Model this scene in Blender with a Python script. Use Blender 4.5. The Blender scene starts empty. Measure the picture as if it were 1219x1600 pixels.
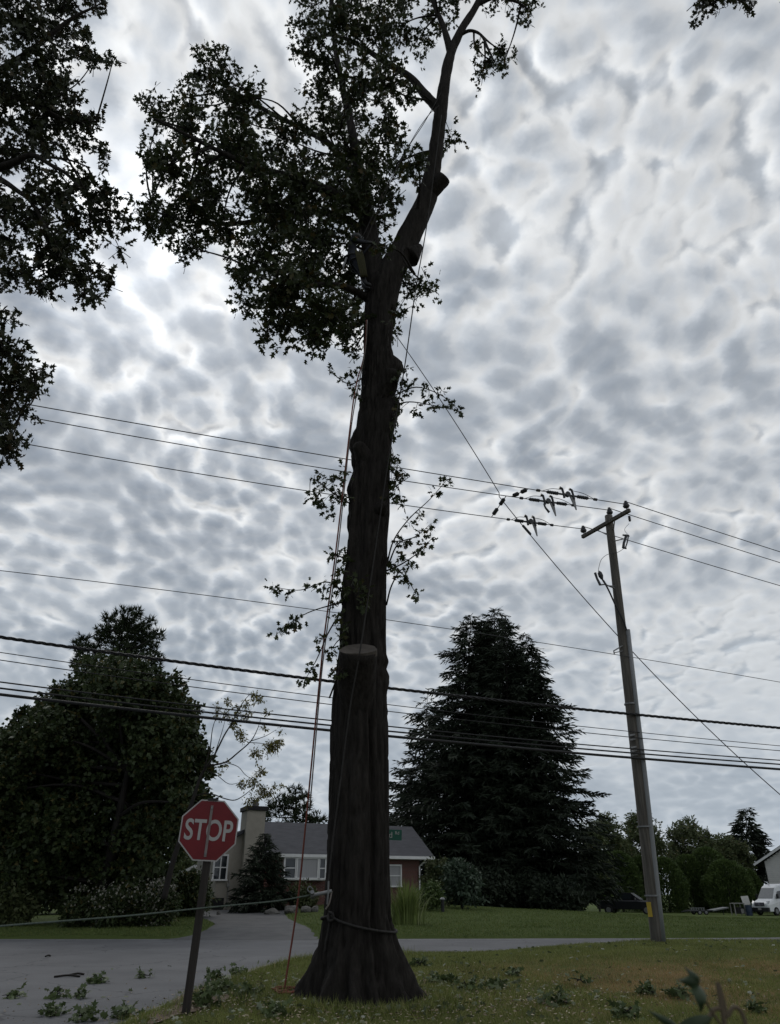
import bpy, bmesh, math, random
import numpy as np
from mathutils import Vector, Matrix

R = math.radians
SC = bpy.context.scene
COL = SC.collection

# ------------------------------------------------------------------ camera
CH, F, PITCH = 1.4, 1140.0, R(27.56)          # eye height, focal length in photo pixels, upward tilt
CP, SP = math.cos(PITCH), math.sin(PITCH)
cam_d = bpy.data.cameras.new('camera')
cam = bpy.data.objects.new('camera', cam_d)
COL.objects.link(cam)
cam.location = (0, 0, CH)
cam.rotation_euler = (math.pi / 2 + PITCH, 0, 0)
cam_d.sensor_fit = 'VERTICAL'
cam_d.sensor_height = 33.68
cam_d.lens = 33.68 * F / 1600.0
cam_d.clip_start, cam_d.clip_end = 0.05, 5000
cam_d.dof.use_dof = True
cam_d.dof.focus_distance = 18
cam_d.dof.aperture_fstop = 7.0
SC.camera = cam

# ------------------------------------------------------------------ world: high broken cloud sheet, sun behind it
SUN_EL, SUN_AZ = R(44.5), R(-27.5)            # azimuth from +Y towards +X
sun_dir = Vector((math.sin(SUN_AZ) * math.cos(SUN_EL), math.cos(SUN_AZ) * math.cos(SUN_EL), math.sin(SUN_EL)))


def nd(t, typ, ins=None, **props):
    n = t.nodes.new(typ)
    for k, v in props.items():
        setattr(n, k, v)
    for k, v in (ins or {}).items():
        s = n.inputs[k]
        if isinstance(v, bpy.types.NodeSocket):
            t.links.new(v, s)
        else:
            s.default_value = v
    return n


def mth(t, op, a, b=0.0, c=None):
    n = t.nodes.new('ShaderNodeMath')
    n.operation = op
    for i, v in enumerate((a, b, c)):
        if v is None:
            continue
        if isinstance(v, bpy.types.NodeSocket):
            t.links.new(v, n.inputs[i])
        else:
            n.inputs[i].default_value = v
    return n.outputs[0]


def vmth(t, op, a, b):
    n = t.nodes.new('ShaderNodeVectorMath')
    n.operation = op
    for i, v in enumerate((a, b)):
        if v is None:
            continue
        s = n.inputs['Scale'] if (op == 'SCALE' and i == 1) else n.inputs[i]
        if isinstance(v, bpy.types.NodeSocket):
            t.links.new(v, s)
        else:
            s.default_value = v
    return n.outputs['Value'] if op in ('DOT_PRODUCT', 'LENGTH') else n.outputs['Vector']


def ramp(t, fac, stops, interp='LINEAR'):
    n = t.nodes.new('ShaderNodeValToRGB')
    cr = n.color_ramp
    cr.interpolation = interp
    while len(cr.elements) < len(stops):
        cr.elements.new(0.5)
    for e, (p, c) in zip(cr.elements, stops):
        e.position = p
        e.color = (*c, 1) if len(c) == 3 else c
    t.links.new(fac, n.inputs[0])
    return n.outputs[0]


def mixc(t, fac, a, b, blend='MIX'):
    n = t.nodes.new('ShaderNodeMix')
    n.data_type = 'RGBA'
    n.blend_type = blend
    for k, v in ((0, fac), (6, a), (7, b)):
        if isinstance(v, bpy.types.NodeSocket):
            t.links.new(v, n.inputs[k])
        else:
            n.inputs[k].default_value = v if k == 0 else (*v, 1)
    return n.outputs[2]


W = bpy.data.worlds.new('World')
SC.world = W
W.use_nodes = True
W.cycles.sampling_method = 'MANUAL'
W.cycles.sample_map_resolution = 256
wt = W.node_tree
wt.nodes.clear()
dirv = nd(wt, 'ShaderNodeTexCoord').outputs['Generated']
sep = nd(wt, 'ShaderNodeSeparateXYZ', {0: dirv})
zc = mth(wt, 'ADD', mth(wt, 'MAXIMUM', sep.outputs[2], 0.0), 0.27)
px_ = mth(wt, 'DIVIDE', sep.outputs[0], zc)
py_ = mth(wt, 'DIVIDE', sep.outputs[1], zc)
pl = nd(wt, 'ShaderNodeCombineXYZ', {0: px_, 1: py_, 2: 0.0}).outputs[0]
def noise2(v, scale, detail=2.0, rough=0.5):
    return nd(wt, 'ShaderNodeTexNoise', {'Vector': v, 'Scale': scale, 'Detail': detail, 'Roughness': rough}, noise_dimensions='2D').outputs


def voro2(v, scale, smooth):
    return nd(wt, 'ShaderNodeTexVoronoi', {'Vector': v, 'Scale': scale, 'Smoothness': smooth, 'Randomness': 1.0},
              feature='SMOOTH_F1', voronoi_dimensions='2D').outputs['Distance']


w1 = noise2(pl, 1.6, 2.0)['Color']
w2 = noise2(pl, 7.0, 5.0, 0.62)['Color']
plw = vmth(wt, 'ADD', pl, vmth(wt, 'SCALE', vmth(wt, 'SUBTRACT', w1, (.5, .5, .5)), 0.12))
plw = vmth(wt, 'ADD', plw, vmth(wt, 'SCALE', vmth(wt, 'SUBTRACT', w2, (.5, .5, .5)), 0.052))
# towards the hidden sun in the plane of the cloud sheet
sk_ = 1.0 / (sun_dir.z + 0.27)
tosun = nd(wt, 'ShaderNodeVectorMath', {0: vmth(wt, 'SUBTRACT', (sun_dir.x * sk_, sun_dir.y * sk_, 0), pl)}, operation='NORMALIZE').outputs[0]


def puffs(v):
    m_ = nd(wt, 'ShaderNodeMapping', {'Vector': v, 'Rotation': (0, 0, R(-50)), 'Scale': (1.08, 0.95, 1)}).outputs[0]
    d1, d2 = voro2(m_, 17.0, 0.34), voro2(m_, 35.0, 0.4)
    c1 = mth(wt, 'SUBTRACT', 0.62, mth(wt, 'MULTIPLY', mth(wt, 'MULTIPLY', d1, d1), 2.2))
    c2 = mth(wt, 'SUBTRACT', 0.40, mth(wt, 'MULTIPLY', mth(wt, 'MULTIPLY', d2, d2), 2.0))
    n_ = noise2(m_, 24.0, 7.0, 0.62)['Fac']
    c_ = mth(wt, 'ADD', mth(wt, 'MULTIPLY', c1, 0.42), mth(wt, 'MULTIPLY', c2, 0.20))
    return mth(wt, 'ADD', c_, mth(wt, 'MULTIPLY', mth(wt, 'SUBTRACT', n_, 0.5), 0.30))


cell = puffs(plw)
cell2 = puffs(vmth(wt, 'ADD', plw, vmth(wt, 'SCALE', tosun, 0.013)))
rim = mth(wt, 'SUBTRACT', cell, cell2)
nL = noise2(vmth(wt, 'ADD', pl, (3.7, 1.9, 0)), 1.5, 3.0)['Fac']
nM = noise2(vmth(wt, 'ADD', plw, (1.1, 5.3, 0)), 4.2, 3.0)['Fac']
nS = noise2(vmth(wt, 'ADD', pl, (7.3, 2.2, 0)), 2.4, 1.0)['Fac']
amp = nd(wt, 'ShaderNodeMapRange', {0: sep.outputs[2], 1: 0.10, 2: 0.50, 3: 0.55, 4: 1.0}).outputs[0]
amp = mth(wt, 'MULTIPLY', amp, nd(wt, 'ShaderNodeMapRange', {0: nS, 1: 0.35, 2: 0.65, 3: 0.62, 4: 1.1}).outputs[0])
mean = 0.20
amp = mth(wt, 'MULTIPLY', amp, nd(wt, 'ShaderNodeMapRange', {0: sep.outputs[0], 1: 0.05, 2: 0.40, 3: 1.0, 4: 0.72}).outputs[0])
rim = mth(wt, 'MULTIPLY', rim, amp)
T = mth(wt, 'ADD', mth(wt, 'MULTIPLY', mth(wt, 'SUBTRACT', cell, mean), amp), mean)
T = mth(wt, 'ADD', T, mth(wt, 'MULTIPLY', mth(wt, 'SUBTRACT', nL, 0.5), 0.92))
T = mth(wt, 'ADD', T, mth(wt, 'MULTIPLY', mth(wt, 'SUBTRACT', nM, 0.5), 0.40))
# the sheet thins away from the sun
T = mth(wt, 'SUBTRACT', T, mth(wt, 'MULTIPLY', mth(wt, 'ADD', sep.outputs[0], 0.02), 0.30))
cloud = ramp(wt, mth(wt, 'ADD', T, 0.40), [(0.0, (.52, .565, .615)), (0.09, (.61, .645, .685)), (0.20, (.75, .77, .785)),
                       (0.29, (.80, .815, .825)), (0.43, (.63, .665, .705)), (0.58, (.445, .485, .535)), (0.86, (.20, .24, .295))], 'B_SPLINE')
cloud = vmth(wt, 'SCALE', cloud, mth(wt, 'ADD', 1.0, mth(wt, 'MULTIPLY', rim, 0.75)))
sky = nd(wt, 'ShaderNodeTexSky', sky_type='NISHITA', sun_disc=False, sun_elevation=SUN_EL,
         sun_rotation=SUN_AZ, air_density=1.2, dust_density=2.0)
sky_c = vmth(wt, 'SCALE', sky.outputs[0], 0.07)
# the clear sky glimmers through the thin places of the sheet
thin = nd(wt, 'ShaderNodeMapRange', {0: T, 1: -0.18, 2: -0.38, 3: 0.03, 4: 0.10}).outputs[0]
cs = mixc(wt, thin, cloud, sky_c)
# forward scattering round the hidden sun, thicker air low down
sd_ = vmth(wt, 'DOT_PRODUCT', dirv, tuple(sun_dir))
sdm = mth(wt, 'MAXIMUM', sd_, 0.0)
glow = mth(wt, 'ADD', mth(wt, 'MULTIPLY', mth(wt, 'POWER', sdm, 120.0), 0.50), mth(wt, 'MULTIPLY', mth(wt, 'POWER', sdm, 8.0), 0.22))
glow = mth(wt, 'ADD', glow, 0.90)
cs = vmth(wt, 'SCALE', cs, glow)
low = nd(wt, 'ShaderNodeMapRange', {0: sep.outputs[2], 1: 0.0, 2: 0.40, 3: 0.72, 4: 0.0}).outputs[0]
cs = mixc(wt, low, cs, (.45, .52, .595))
bg = nd(wt, 'ShaderNodeBackground', {'Color': cs, 'Strength': 1.0})
nd(wt, 'ShaderNodeOutputWorld', {'Surface': bg.outputs[0]})

sun_d = bpy.data.lights.new('sun', 'SUN')
sun_d.energy, sun_d.angle, sun_d.color = 0.5, R(20), (1.0, 0.96, 0.9)
sun = bpy.data.objects.new('sun', sun_d)
COL.objects.link(sun)
sun.rotation_euler = sun_dir.to_track_quat('Z', 'Y').to_euler()

SC.view_settings.view_transform = 'Standard'
SC.view_settings.look = 'None'
SC.view_settings.exposure = 0.0
SC.view_settings.gamma = 1.0
SC.view_settings.use_curve_mapping = False

# ------------------------------------------------------------------ helpers
X0, Y0 = 609.5, 800.0


def ray(px, py):
    x, u = px - X0, Y0 - py
    return x, F * CP - u * SP, F * SP + u * CP


def P(px, py, Y):
    """world point seen at a photo pixel at forward distance Y"""
    x, dy, dz = ray(px, py)
    t = Y / dy
    return np.array((x * t, Y, CH + dz * t))


def PZ(px, py, z):
    x, dy, dz = ray(px, py)
    t = (z - CH) / dz
    return np.array((x * t, dy * t, z))


def PP(px, py, a, b):
    """on the vertical plane Y = a + b X"""
    x, dy, dz = ray(px, py)
    t = a / (dy - b * x)
    return np.array((x * t, dy * t, CH + dz * t))


def mpp(py, Y):
    return Y / ray(0, py)[1]


def sm(a, b, x):
    t = np.clip((np.asarray(x, float) - a) / (b - a), 0, 1)
    return t * t * (3 - 2 * t)


def vnoise(p, seed=0):
    """cheap 3-D value noise, p (n,3) -> -1..1"""
    p = np.asarray(p, float)
    i = np.floor(p).astype(np.int64)
    f = p - i
    f = f * f * (3 - 2 * f)

    def h(ix, iy, iz):
        n = (ix * 374761393 + iy * 668265263 + iz * 2147483647 + seed * 974634777) & 0xffffffff
        n = ((n ^ (n >> 13)) * 1274126177) & 0xffffffff
        return ((n ^ (n >> 16)) & 0xffff) / 32767.5 - 1
    r = 0
    for dx in (0, 1):
        for dy in (0, 1):
            for dz in (0, 1):
                w = (f[:, 0] if dx else 1 - f[:, 0]) * (f[:, 1] if dy else 1 - f[:, 1]) * (f[:, 2] if dz else 1 - f[:, 2])
                r = r + w * h(i[:, 0] + dx, i[:, 1] + dy, i[:, 2] + dz)
    return r


class MB:
    """collects geometry for one mesh"""

    def __init__(self):
        self.v, self.f, self.m, self.n = [], [], [], 0

    def add(self, v, f, m=0):
        v = np.asarray(v, float).reshape(-1, 3)
        self.v.append(v)
        for q in f:
            self.f.append(tuple(int(i) + self.n for i in q))
            self.m.append(m)
        self.n += len(v)
        return self

    def box(self, c, s, rz=0, m=0, rot=None):
        c = np.array(c, float)
        x, y, z = (np.array(s, float) / 2)
        v = np.array([(i * x, j * y, k * z) for k in (-1, 1) for j in (-1, 1) for i in (-1, 1)])
        M = np.array(rot) if rot is not None else np.array(Matrix.Rotation(rz, 3, 'Z'))
        v = v @ M.T + c
        return self.add(v, [(0, 2, 3, 1), (4, 5, 7, 6), (0, 1, 5, 4), (2, 6, 7, 3), (0, 4, 6, 2), (1, 3, 7, 5)], m)

    def beam(self, a, b, w, h, m=0, up=(0, 0, 1)):
        a, b = np.array(a, float), np.array(b, float)
        d = b - a
        L = np.linalg.norm(d)
        d /= L
        s = np.cross(d, up)
        if np.linalg.norm(s) < 1e-4:
            s = np.cross(d, (0, 1, 0))
        s /= np.linalg.norm(s)
        u = np.cross(s, d)
        return self.box((a + b) / 2, (L, w, h), m=m, rot=np.stack((d, s, u), 1))

    def tube(self, pts, rad, seg=6, m=0, cap=True):
        pts = np.asarray(pts, float)
        n = len(pts)
        rad = np.broadcast_to(np.asarray(rad, float), (n,))
        tan = np.gradient(pts, axis=0)
        tan /= np.linalg.norm(tan, axis=1)[:, None] + 1e-12
        ref = np.array((0, 0, 1.0)) if abs(tan[0][2]) < .9 else np.array((0, 1.0, 0))
        s = np.cross(tan[0], ref)
        vs = []
        for i in range(n):
            s = s - tan[i] * s.dot(tan[i])
            s /= np.linalg.norm(s) + 1e-12
            u = np.cross(tan[i], s)
            a = np.arange(seg) * 2 * math.pi / seg
            vs.append(pts[i] + rad[i] * (np.cos(a)[:, None] * s + np.sin(a)[:, None] * u))
        f = []
        for i in range(n - 1):
            for k in range(seg):
                k2 = (k + 1) % seg
                f.append((i * seg + k, i * seg + k2, (i + 1) * seg + k2, (i + 1) * seg + k))
        if cap:
            f.append(tuple(range(seg))[::-1])
            f.append(tuple((n - 1) * seg + k for k in range(seg)))
        return self.add(np.concatenate(vs), f, m)

    def prism(self, poly, vec, m=0):
        """polygon (3-D points) extruded along vec"""
        a = np.asarray(poly, float)
        b = a + np.asarray(vec, float)
        n = len(a)
        f = [tuple(range(n))[::-1], tuple(range(n, 2 * n))]
        f += [(i, (i + 1) % n, n + (i + 1) % n, n + i) for i in range(n)]
        return self.add(np.concatenate((a, b)), f, m)

    def raw(self, v, tris, m=0):
        """many triangles at once (n,3,3 via index array)"""
        self.v.append(np.asarray(v, float))
        self.f.append(('ARR', np.asarray(tris, np.int64) + self.n, m))
        self.m.append(None)
        self.n += len(v)
        return self

    def build(self, name, mats, parent=None, smooth=False, loc=None, **props):
        v = np.concatenate(self.v)
        if loc is not None:
            v = v - np.asarray(loc, float)
        me = bpy.data.meshes.new(name)
        sizes, idx, mi = [], [], []
        for f, m in zip(self.f, self.m):
            if f and f[0] == 'ARR':
                sizes.append(np.full(len(f[1]), 3))
                idx.append(f[1].ravel())
                mi.append(np.full(len(f[1]), f[2]))
            else:
                sizes.append([len(f)])
                idx.append(f)
                mi.append([m])
        sizes = np.concatenate([np.asarray(s, np.int32) for s in sizes])
        idx = np.concatenate([np.asarray(s, np.int32) for s in idx])
        mi = np.concatenate([np.asarray(s, np.int32) for s in mi])
        me.vertices.add(len(v))
        me.vertices.foreach_set('co', v.astype(np.float32).ravel())
        me.loops.add(len(idx))
        me.loops.foreach_set('vertex_index', idx)
        me.polygons.add(len(sizes))
        st = np.zeros(len(sizes), np.int32)
        st[1:] = np.cumsum(sizes)[:-1]
        me.polygons.foreach_set('loop_start', st)
        me.polygons.foreach_set('loop_total', sizes)
        me.polygons.foreach_set('material_index', mi)
        me.polygons.foreach_set('use_smooth', np.full(len(sizes), smooth))
        me.update(calc_edges=True)
        for mt in (mats if isinstance(mats, (list, tuple)) else [mats]):
            me.materials.append(mt)
        o = bpy.data.objects.new(name, me)
        COL.objects.link(o)
        if loc is not None and parent is None:
            o.location = loc
        if parent is not None:
            o.parent = parent
        for k, val in props.items():
            o[k] = val
        return o


def bevel(o, w=0.01, seg=2):
    b = o.modifiers.new('bevel', 'BEVEL')
    b.width, b.segments, b.limit_method = w, seg, 'ANGLE'
    return o


def thing(name, label, cat, loc=(0, 0, 0), group=None):
    o = bpy.data.objects.new(name, None)
    o.empty_display_size = 0.2
    COL.objects.link(o)
    o.location = loc
    o['label'], o['category'] = label, cat
    if group:
        o['group'] = group
    return o


def tag(o, label, cat, group=None):
    o['label'], o['category'] = label, cat
    if group:
        o['group'] = group
    return o


def kid(mb, name, mat, root, smooth=False, **kw):
    """part of an Empty thing; geometry given in world space, stored relative to the Empty"""
    p, off = root, np.zeros(3)
    while p is not None:
        off = off + np.array(p.location)
        p = p.parent
    v = np.concatenate(mb.v) - off
    mb.v = [v]
    return mb.build(name, mat, root, smooth, **kw)


def catmull(pts, n=8):
    p = np.asarray(pts, float)
    if len(p) < 3:
        return np.array([p[0] + (p[-1] - p[0]) * t for t in np.linspace(0, 1, n + 1)])
    q = np.vstack((2 * p[0] - p[1], p, 2 * p[-1] - p[-2]))
    out = []
    for i in range(1, len(q) - 2):
        for t in np.arange(n) / n:
            a, b, c, d = q[i - 1:i + 3]
            out.append(.5 * (2 * b + (c - a) * t + (2 * a - 5 * b + 4 * c - d) * t ** 2 + (3 * b - a - 3 * c + d) * t ** 3))
    out.append(p[-1])
    return np.array(out)


# ------------------------------------------------------------------ materials
def mat(name, col, rough=0.7, col2=None, scale=8.0, stretch=(1, 1, 1), bump=0.0, bscale=None, metal=0.0, spec=0.3, island=False, detail=5.0, coords='Object'):
    m = bpy.data.materials.new(name)
    m.use_nodes = True
    t = m.node_tree
    b = t.nodes['Principled BSDF']
    b.inputs['Roughness'].default_value = rough
    b.inputs['Metallic'].default_value = metal
    b.inputs['Specular IOR Level'].default_value = spec
    tc = nd(t, 'ShaderNodeTexCoord').outputs[coords]
    mp = nd(t, 'ShaderNodeMapping', {'Vector': tc, 'Scale': stretch}).outputs[0]
    n = nd(t, 'ShaderNodeTexNoise', {'Vector': mp, 'Scale': scale, 'Detail': detail, 'Roughness': 0.6}).outputs['Fac']
    c2 = col2 or tuple(x * 0.75 for x in col)
    fac = nd(t, 'ShaderNodeMapRange', {0: n, 1: 0.3, 2: 0.7}).outputs[0]
    if island:
        ri = nd(t, 'ShaderNodeNewGeometry').outputs['Random Per Island']
        fac = mth(t, 'ADD', mth(t, 'MULTIPLY', ri, 0.75), mth(t, 'MULTIPLY', fac, 0.25))
    c = mixc(t, fac, c2, col)
    t.links.new(c, b.inputs['Base Color'])
    if bump:
        n2 = nd(t, 'ShaderNodeTexNoise', {'Vector': mp, 'Scale': bscale or scale * 3, 'Detail': 6.0, 'Roughness': 0.6}).outputs['Fac']
        bp = nd(t, 'ShaderNodeBump', {'Height': n2, 'Strength': 1.0, 'Distance': bump})
        t.links.new(bp.outputs[0], b.inputs['Normal'])
    return m


def leafmat(name, a, b_, c=None, trans=0.25, rough=0.55):
    """a, b_: colour range over single leaves; c: rare odd leaf"""
    m = bpy.data.materials.new(name)
    m.use_nodes = True
    t = m.node_tree
    p = t.nodes['Principled BSDF']
    p.inputs['Roughness'].default_value = rough
    p.inputs['Specular IOR Level'].default_value = 0.25
    ri = nd(t, 'ShaderNodeNewGeometry').outputs['Random Per Island']
    st = [(0.0, a), (0.9, b_)]
    if c:
        st += [(0.94, c), (1.0, c)]
    col = ramp(t, ri, st)
    ob = nd(t, 'ShaderNodeTexCoord').outputs['Object']
    n = nd(t, 'ShaderNodeTexNoise', {'Vector': ob, 'Scale': 0.9, 'Detail': 2.0}).outputs['Fac']
    col = mixc(t, nd(t, 'ShaderNodeMapRange', {0: n, 1: .35, 2: .65, 3: 0.0, 4: 0.5}).outputs[0], col, tuple(x * 1.35 for x in b_))
    t.links.new(col, p.inputs['Base Color'])
    tr = nd(t, 'ShaderNodeBsdfTranslucent', {'Color': col})
    mx = nd(t, 'ShaderNodeMixShader', {0: trans, 1: p.outputs[0], 2: tr.outputs[0]})
    out = [x for x in t.nodes if x.type == 'OUTPUT_MATERIAL'][0]
    t.links.new(mx.outputs[0], out.inputs[0])
    return m


def glassmat(name, tint=(0.02, 0.025, 0.03)):
    return mat(name, tint, 0.08, spec=0.6)


M = {}
M['bark'] = mat('oak bark', (.034, .030, .027), .95, (.0105, .0092, .008), 13, (1, 1, .16), .035, 30, spec=.12, detail=8.0)
M['bark_far'] = mat('dark bark', (.028, .024, .021), .9, (.015, .013, .012), 9, (1, 1, .2), .01, 20)
M['cutwood'] = mat('sawn wood', (.19, .165, .14), .8, (.11, .095, .08), 22, (1, 1, 1), .003, 60)
M['oak'] = leafmat('oak leaves', (.014, .021, .008), (.036, .047, .016), (.07, .048, .016), .20)
M['oak2'] = leafmat('near oak leaves', (.013, .017, .009), (.030, .036, .015), (.05, .033, .014), .16)
M['maple'] = leafmat('maple leaves', (.018, .030, .012), (.042, .058, .020), (.09, .07, .02), .15)
M['conifer'] = leafmat('conifer needles', (.008, .014, .009), (.020, .028, .015), None, .06, .7)
M['pine'] = leafmat('pine needles', (.014, .024, .013), (.034, .045, .020), None, .06, .7)
M['hedge'] = leafmat('hedge leaves', (.034, .060, .020), (.080, .115, .034), None, .15)
M['bgtree'] = leafmat('background leaves', (.048, .066, .030), (.10, .122, .052), (.14, .11, .05), .25)
M['bluegreen'] = leafmat('blue green leaves', (.030, .050, .034), (.055, .078, .05), None, .15)
M['shrubg'] = leafmat('shrub leaves', (.030, .044, .018), (.065, .078, .030), (.10, .10, .05), .2)
M['paleleaf'] = leafmat('thin yellow leaves', (.08, .085, .028), (.17, .155, .05), (.26, .22, .06), .45)
M['flower'] = leafmat('pale flower heads', (.14, .135, .11), (.27, .26, .22), None, .2)
M['pampas'] = leafmat('long grass leaves', (.08, .115, .03), (.18, .225, .07), (.40, .40, .24), .35)
M['blade'] = leafmat('lawn blades', (.080, .105, .028), (.185, .205, .060), (.32, .26, .12), .25)
M['farblade'] = leafmat('far lawn blades', (.050, .082, .020), (.115, .150, .042), (.18, .17, .06), .25)
M['dryblade'] = leafmat('dry lawn blades', (.19, .130, .055), (.32, .225, .10), (.38, .30, .15), .2)
M['fallen'] = leafmat('fallen oak leaves', (.045, .06, .025), (.13, .15, .085), (.30, .31, .26), .15)
M['sprig'] = leafmat('cut sprig leaves', (.035, .055, .020), (.090, .12, .048), (.20, .22, .15), .2)
M['weedleaf'] = mat('weed leaf', (.030, .050, .020), .55, (.018, .032, .012), 14)
M['weedstem'] = mat('weed stem', (.11, .085, .055), .7, (.10, .075, .05), 20)
M['tan'] = mat('kerb stone', (.27, .245, .205), .9, (.16, .145, .12), 5, (1, 1, 1), .01)
M['polewood'] = mat('weathered pole wood', (.130, .119, .105), .9, (.055, .050, .044), 3, (6, 6, .35), .006, 12)
M['postwood'] = mat('dark sign post', (.040, .034, .030), .9, (.022, .019, .017), 4, (5, 5, .3), .004, 14)
M['conduit'] = mat('grey conduit', (.185, .195, .20), .55, (.21, .215, .225), 3, (1, 1, .3))
M['cable'] = mat('black cable', (.022, .022, .024), .6, (.014, .014, .015), 3)
M['wire'] = mat('bare wire', (.06, .06, .065), .5, (.035, .035, .04), 3)
M['insul'] = mat('dark insulator', (.05, .052, .058), .4, (.032, .034, .038), 6)
M['steel'] = mat('galvanised steel', (.24, .245, .25), .5, (.15, .15, .155), 6, metal=.4)
M['redsign'] = mat('faded red sign face', (.155, .010, .015), .5, (.115, .008, .011), 4)
M['white'] = mat('weathered white', (.40, .385, .375), .6, (.31, .30, .295), 5)
M['greysign'] = mat('dull reflective strip', (.20, .165, .16), .5, (.14, .115, .11), 9)
M['greensign'] = mat('green sign face', (.006, .075, .047), .4, (.005, .06, .038), 5)
M['yellow'] = mat('yellow tag', (.28, .21, .03), .6, (.40, .28, .03), 8)
M['rope_red'] = mat('red rigging rope', (.21, .065, .045), .8, (.14, .04, .03), 30, (1, 1, 4))
M['rope_green'] = mat('green grey rope', (.10, .125, .105), .8, (.05, .065, .055), 30)
M['rope_grey'] = mat('grey rope', (.035, .032, .03), .85, (.02, .019, .018), 30)
M['rope_pale'] = mat('thin pale rope', (.21, .185, .17), .8, (.14, .12, .11), 30)
M['roof'] = mat('grey shingles', (.072, .073, .083), .9, (.045, .046, .053), 1.6, (1, 1, 6), .01, 12)
M['stucco'] = mat('cream stucco', (.34, .315, .27), .9, (.27, .25, .215), 2, (1, 1, 1), .01, 30)
M['siding'] = mat('white siding', (.60, .59, .57), .7, (.50, .49, .475), 1.5)
M['greysiding'] = mat('grey siding', (.26, .255, .245), .8, (.21, .205, .20), 1.5)
M['trim'] = mat('white trim', (.70, .70, .70), .5, (.6, .6, .6), 3)
M['glass'] = glassmat('window glass')
M['curtain'] = mat('drawn blind', (.33, .33, .34), .35, (.27, .27, .28), 1.5, (9, 9, .2))
M['dark'] = mat('dark opening', (.018, .018, .02), .8, (.012, .012, .013), 3)
M['rock'] = mat('garden rock', (.14, .135, .125), .9, (.07, .067, .062), 4, (1, 1, 1), .02, 12)
M['vanwhite'] = mat('white van paint', (.66, .67, .69), .3, (.62, .63, .65), 2, spec=.5)
M['black'] = mat('black plastic', (.02, .02, .022), .5, (.014, .014, .015), 6)
M['truck'] = mat('dark truck paint', (.014, .015, .020), .3, (.011, .012, .015), 2, spec=.5)
M['tyre'] = mat('tyre rubber', (.02, .02, .02), .85, (.014, .014, .014), 12)
M['chrome'] = mat('chrome', (.45, .42, .50), .25, (.36, .33, .42), 3, metal=.8)
M['lamp'] = mat('headlamp lens', (.45, .46, .48), .15, (.36, .37, .39), 8, spec=.6)
M['navy'] = mat('dark work trousers', (.020, .022, .032), .85, (.012, .013, .02), 14)
M['jacket'] = mat('dark work jacket', (.030, .033, .042), .85, (.02, .022, .028), 10)
M['skin'] = mat('skin', (.34, .20, .14), .6, (.29, .165, .115), 12)
M['helmet'] = mat('climbing helmet', (.10, .10, .105), .4, (.08, .08, .085), 6)
M['olive'] = mat('rope bundle', (.05, .046, .016), .8, (.03, .028, .012), 40)
M['blue'] = mat('blue plastic', (.035, .05, .085), .5, (.025, .037, .065), 4)


def brickmat():
    m = mat('red brick', (.16, .055, .042), .9, (.11, .04, .032), 4)
    t = m.node_tree
    b = t.nodes['Principled BSDF']
    tc = nd(t, 'ShaderNodeTexCoord').outputs['Object']
    mp = nd(t, 'ShaderNodeMapping', {'Vector': tc, 'Rotation': (R(90), 0, 0)}).outputs[0]
    br = nd(t, 'ShaderNodeTexBrick', {'Vector': mp, 'Color1': (.115, .040, .031, 1), 'Color2': (.08, .030, .025, 1), 'Mortar': (.15, .13, .12, 1),
            'Scale': 1.0, 'Mortar Size': .008, 'Brick Width': .22, 'Row Height': .075})
    t.links.new(br.outputs['Color'], b.inputs['Base Color'])
    return m


M['brick'] = brickmat()

# ------------------------------------------------------------------ ground, roads, driveway
ROAD = np.array([(90, 40), (60, 33), (30, 27.2), (15, 25.0), (8, 24.1), (3.3, 23.1), (.3, 22.5), (-1.6, 21.6), (-2.4, 20.2), (-2.9, 17.5),
                 (-3.1, 14), (-3.25, 11), (-3.4, 0), (-3.5, -60), (-11.5, -60), (-11.5, 10), (-11.7, 14), (-13, 18), (-16, 20.5),
                 (-22, 21.5), (-90, 22), (-90, 30.6), (-12, 30.9), (0, 31), (12, 31.6), (30, 34.5), (60, 41), (90, 49)], float)
DRIVE = np.array([(-8.3, 30.2), (-2.3, 30.2), (-2.9, 32.5), (-3.6, 35.5), (-4.8, 39.5), (-5.6, 44), (-6.2, 50), (-12, 50), (-10.4, 45), (-9.2, 41), (-7.6, 36.5), (-7.3, 33.5)], float)


def sdpoly(x, y, poly):
    x, y = np.asarray(x, float), np.asarray(y, float)
    d = np.full(x.shape, 1e9)
    ins = np.zeros(x.shape, bool)
    n = len(poly)
    for i in range(n):
        ax, ay = poly[i]
        bx, by = poly[(i + 1) % n]
        ex, ey = bx - ax, by - ay
        t = np.clip(((x - ax) * ex + (y - ay) * ey) / (ex * ex + ey * ey), 0, 1)
        d = np.minimum(d, np.hypot(x - ax - t * ex, y - ay - t * ey))
        c = ((ay > y) != (by > y))
        with np.errstate(divide='ignore', invalid='ignore'):
            ins ^= c & (x < (bx - ax) * (y - ay) / ((by - ay) if by != ay else 1e-9) + ax)
    return np.where(ins, -d, d)


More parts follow.
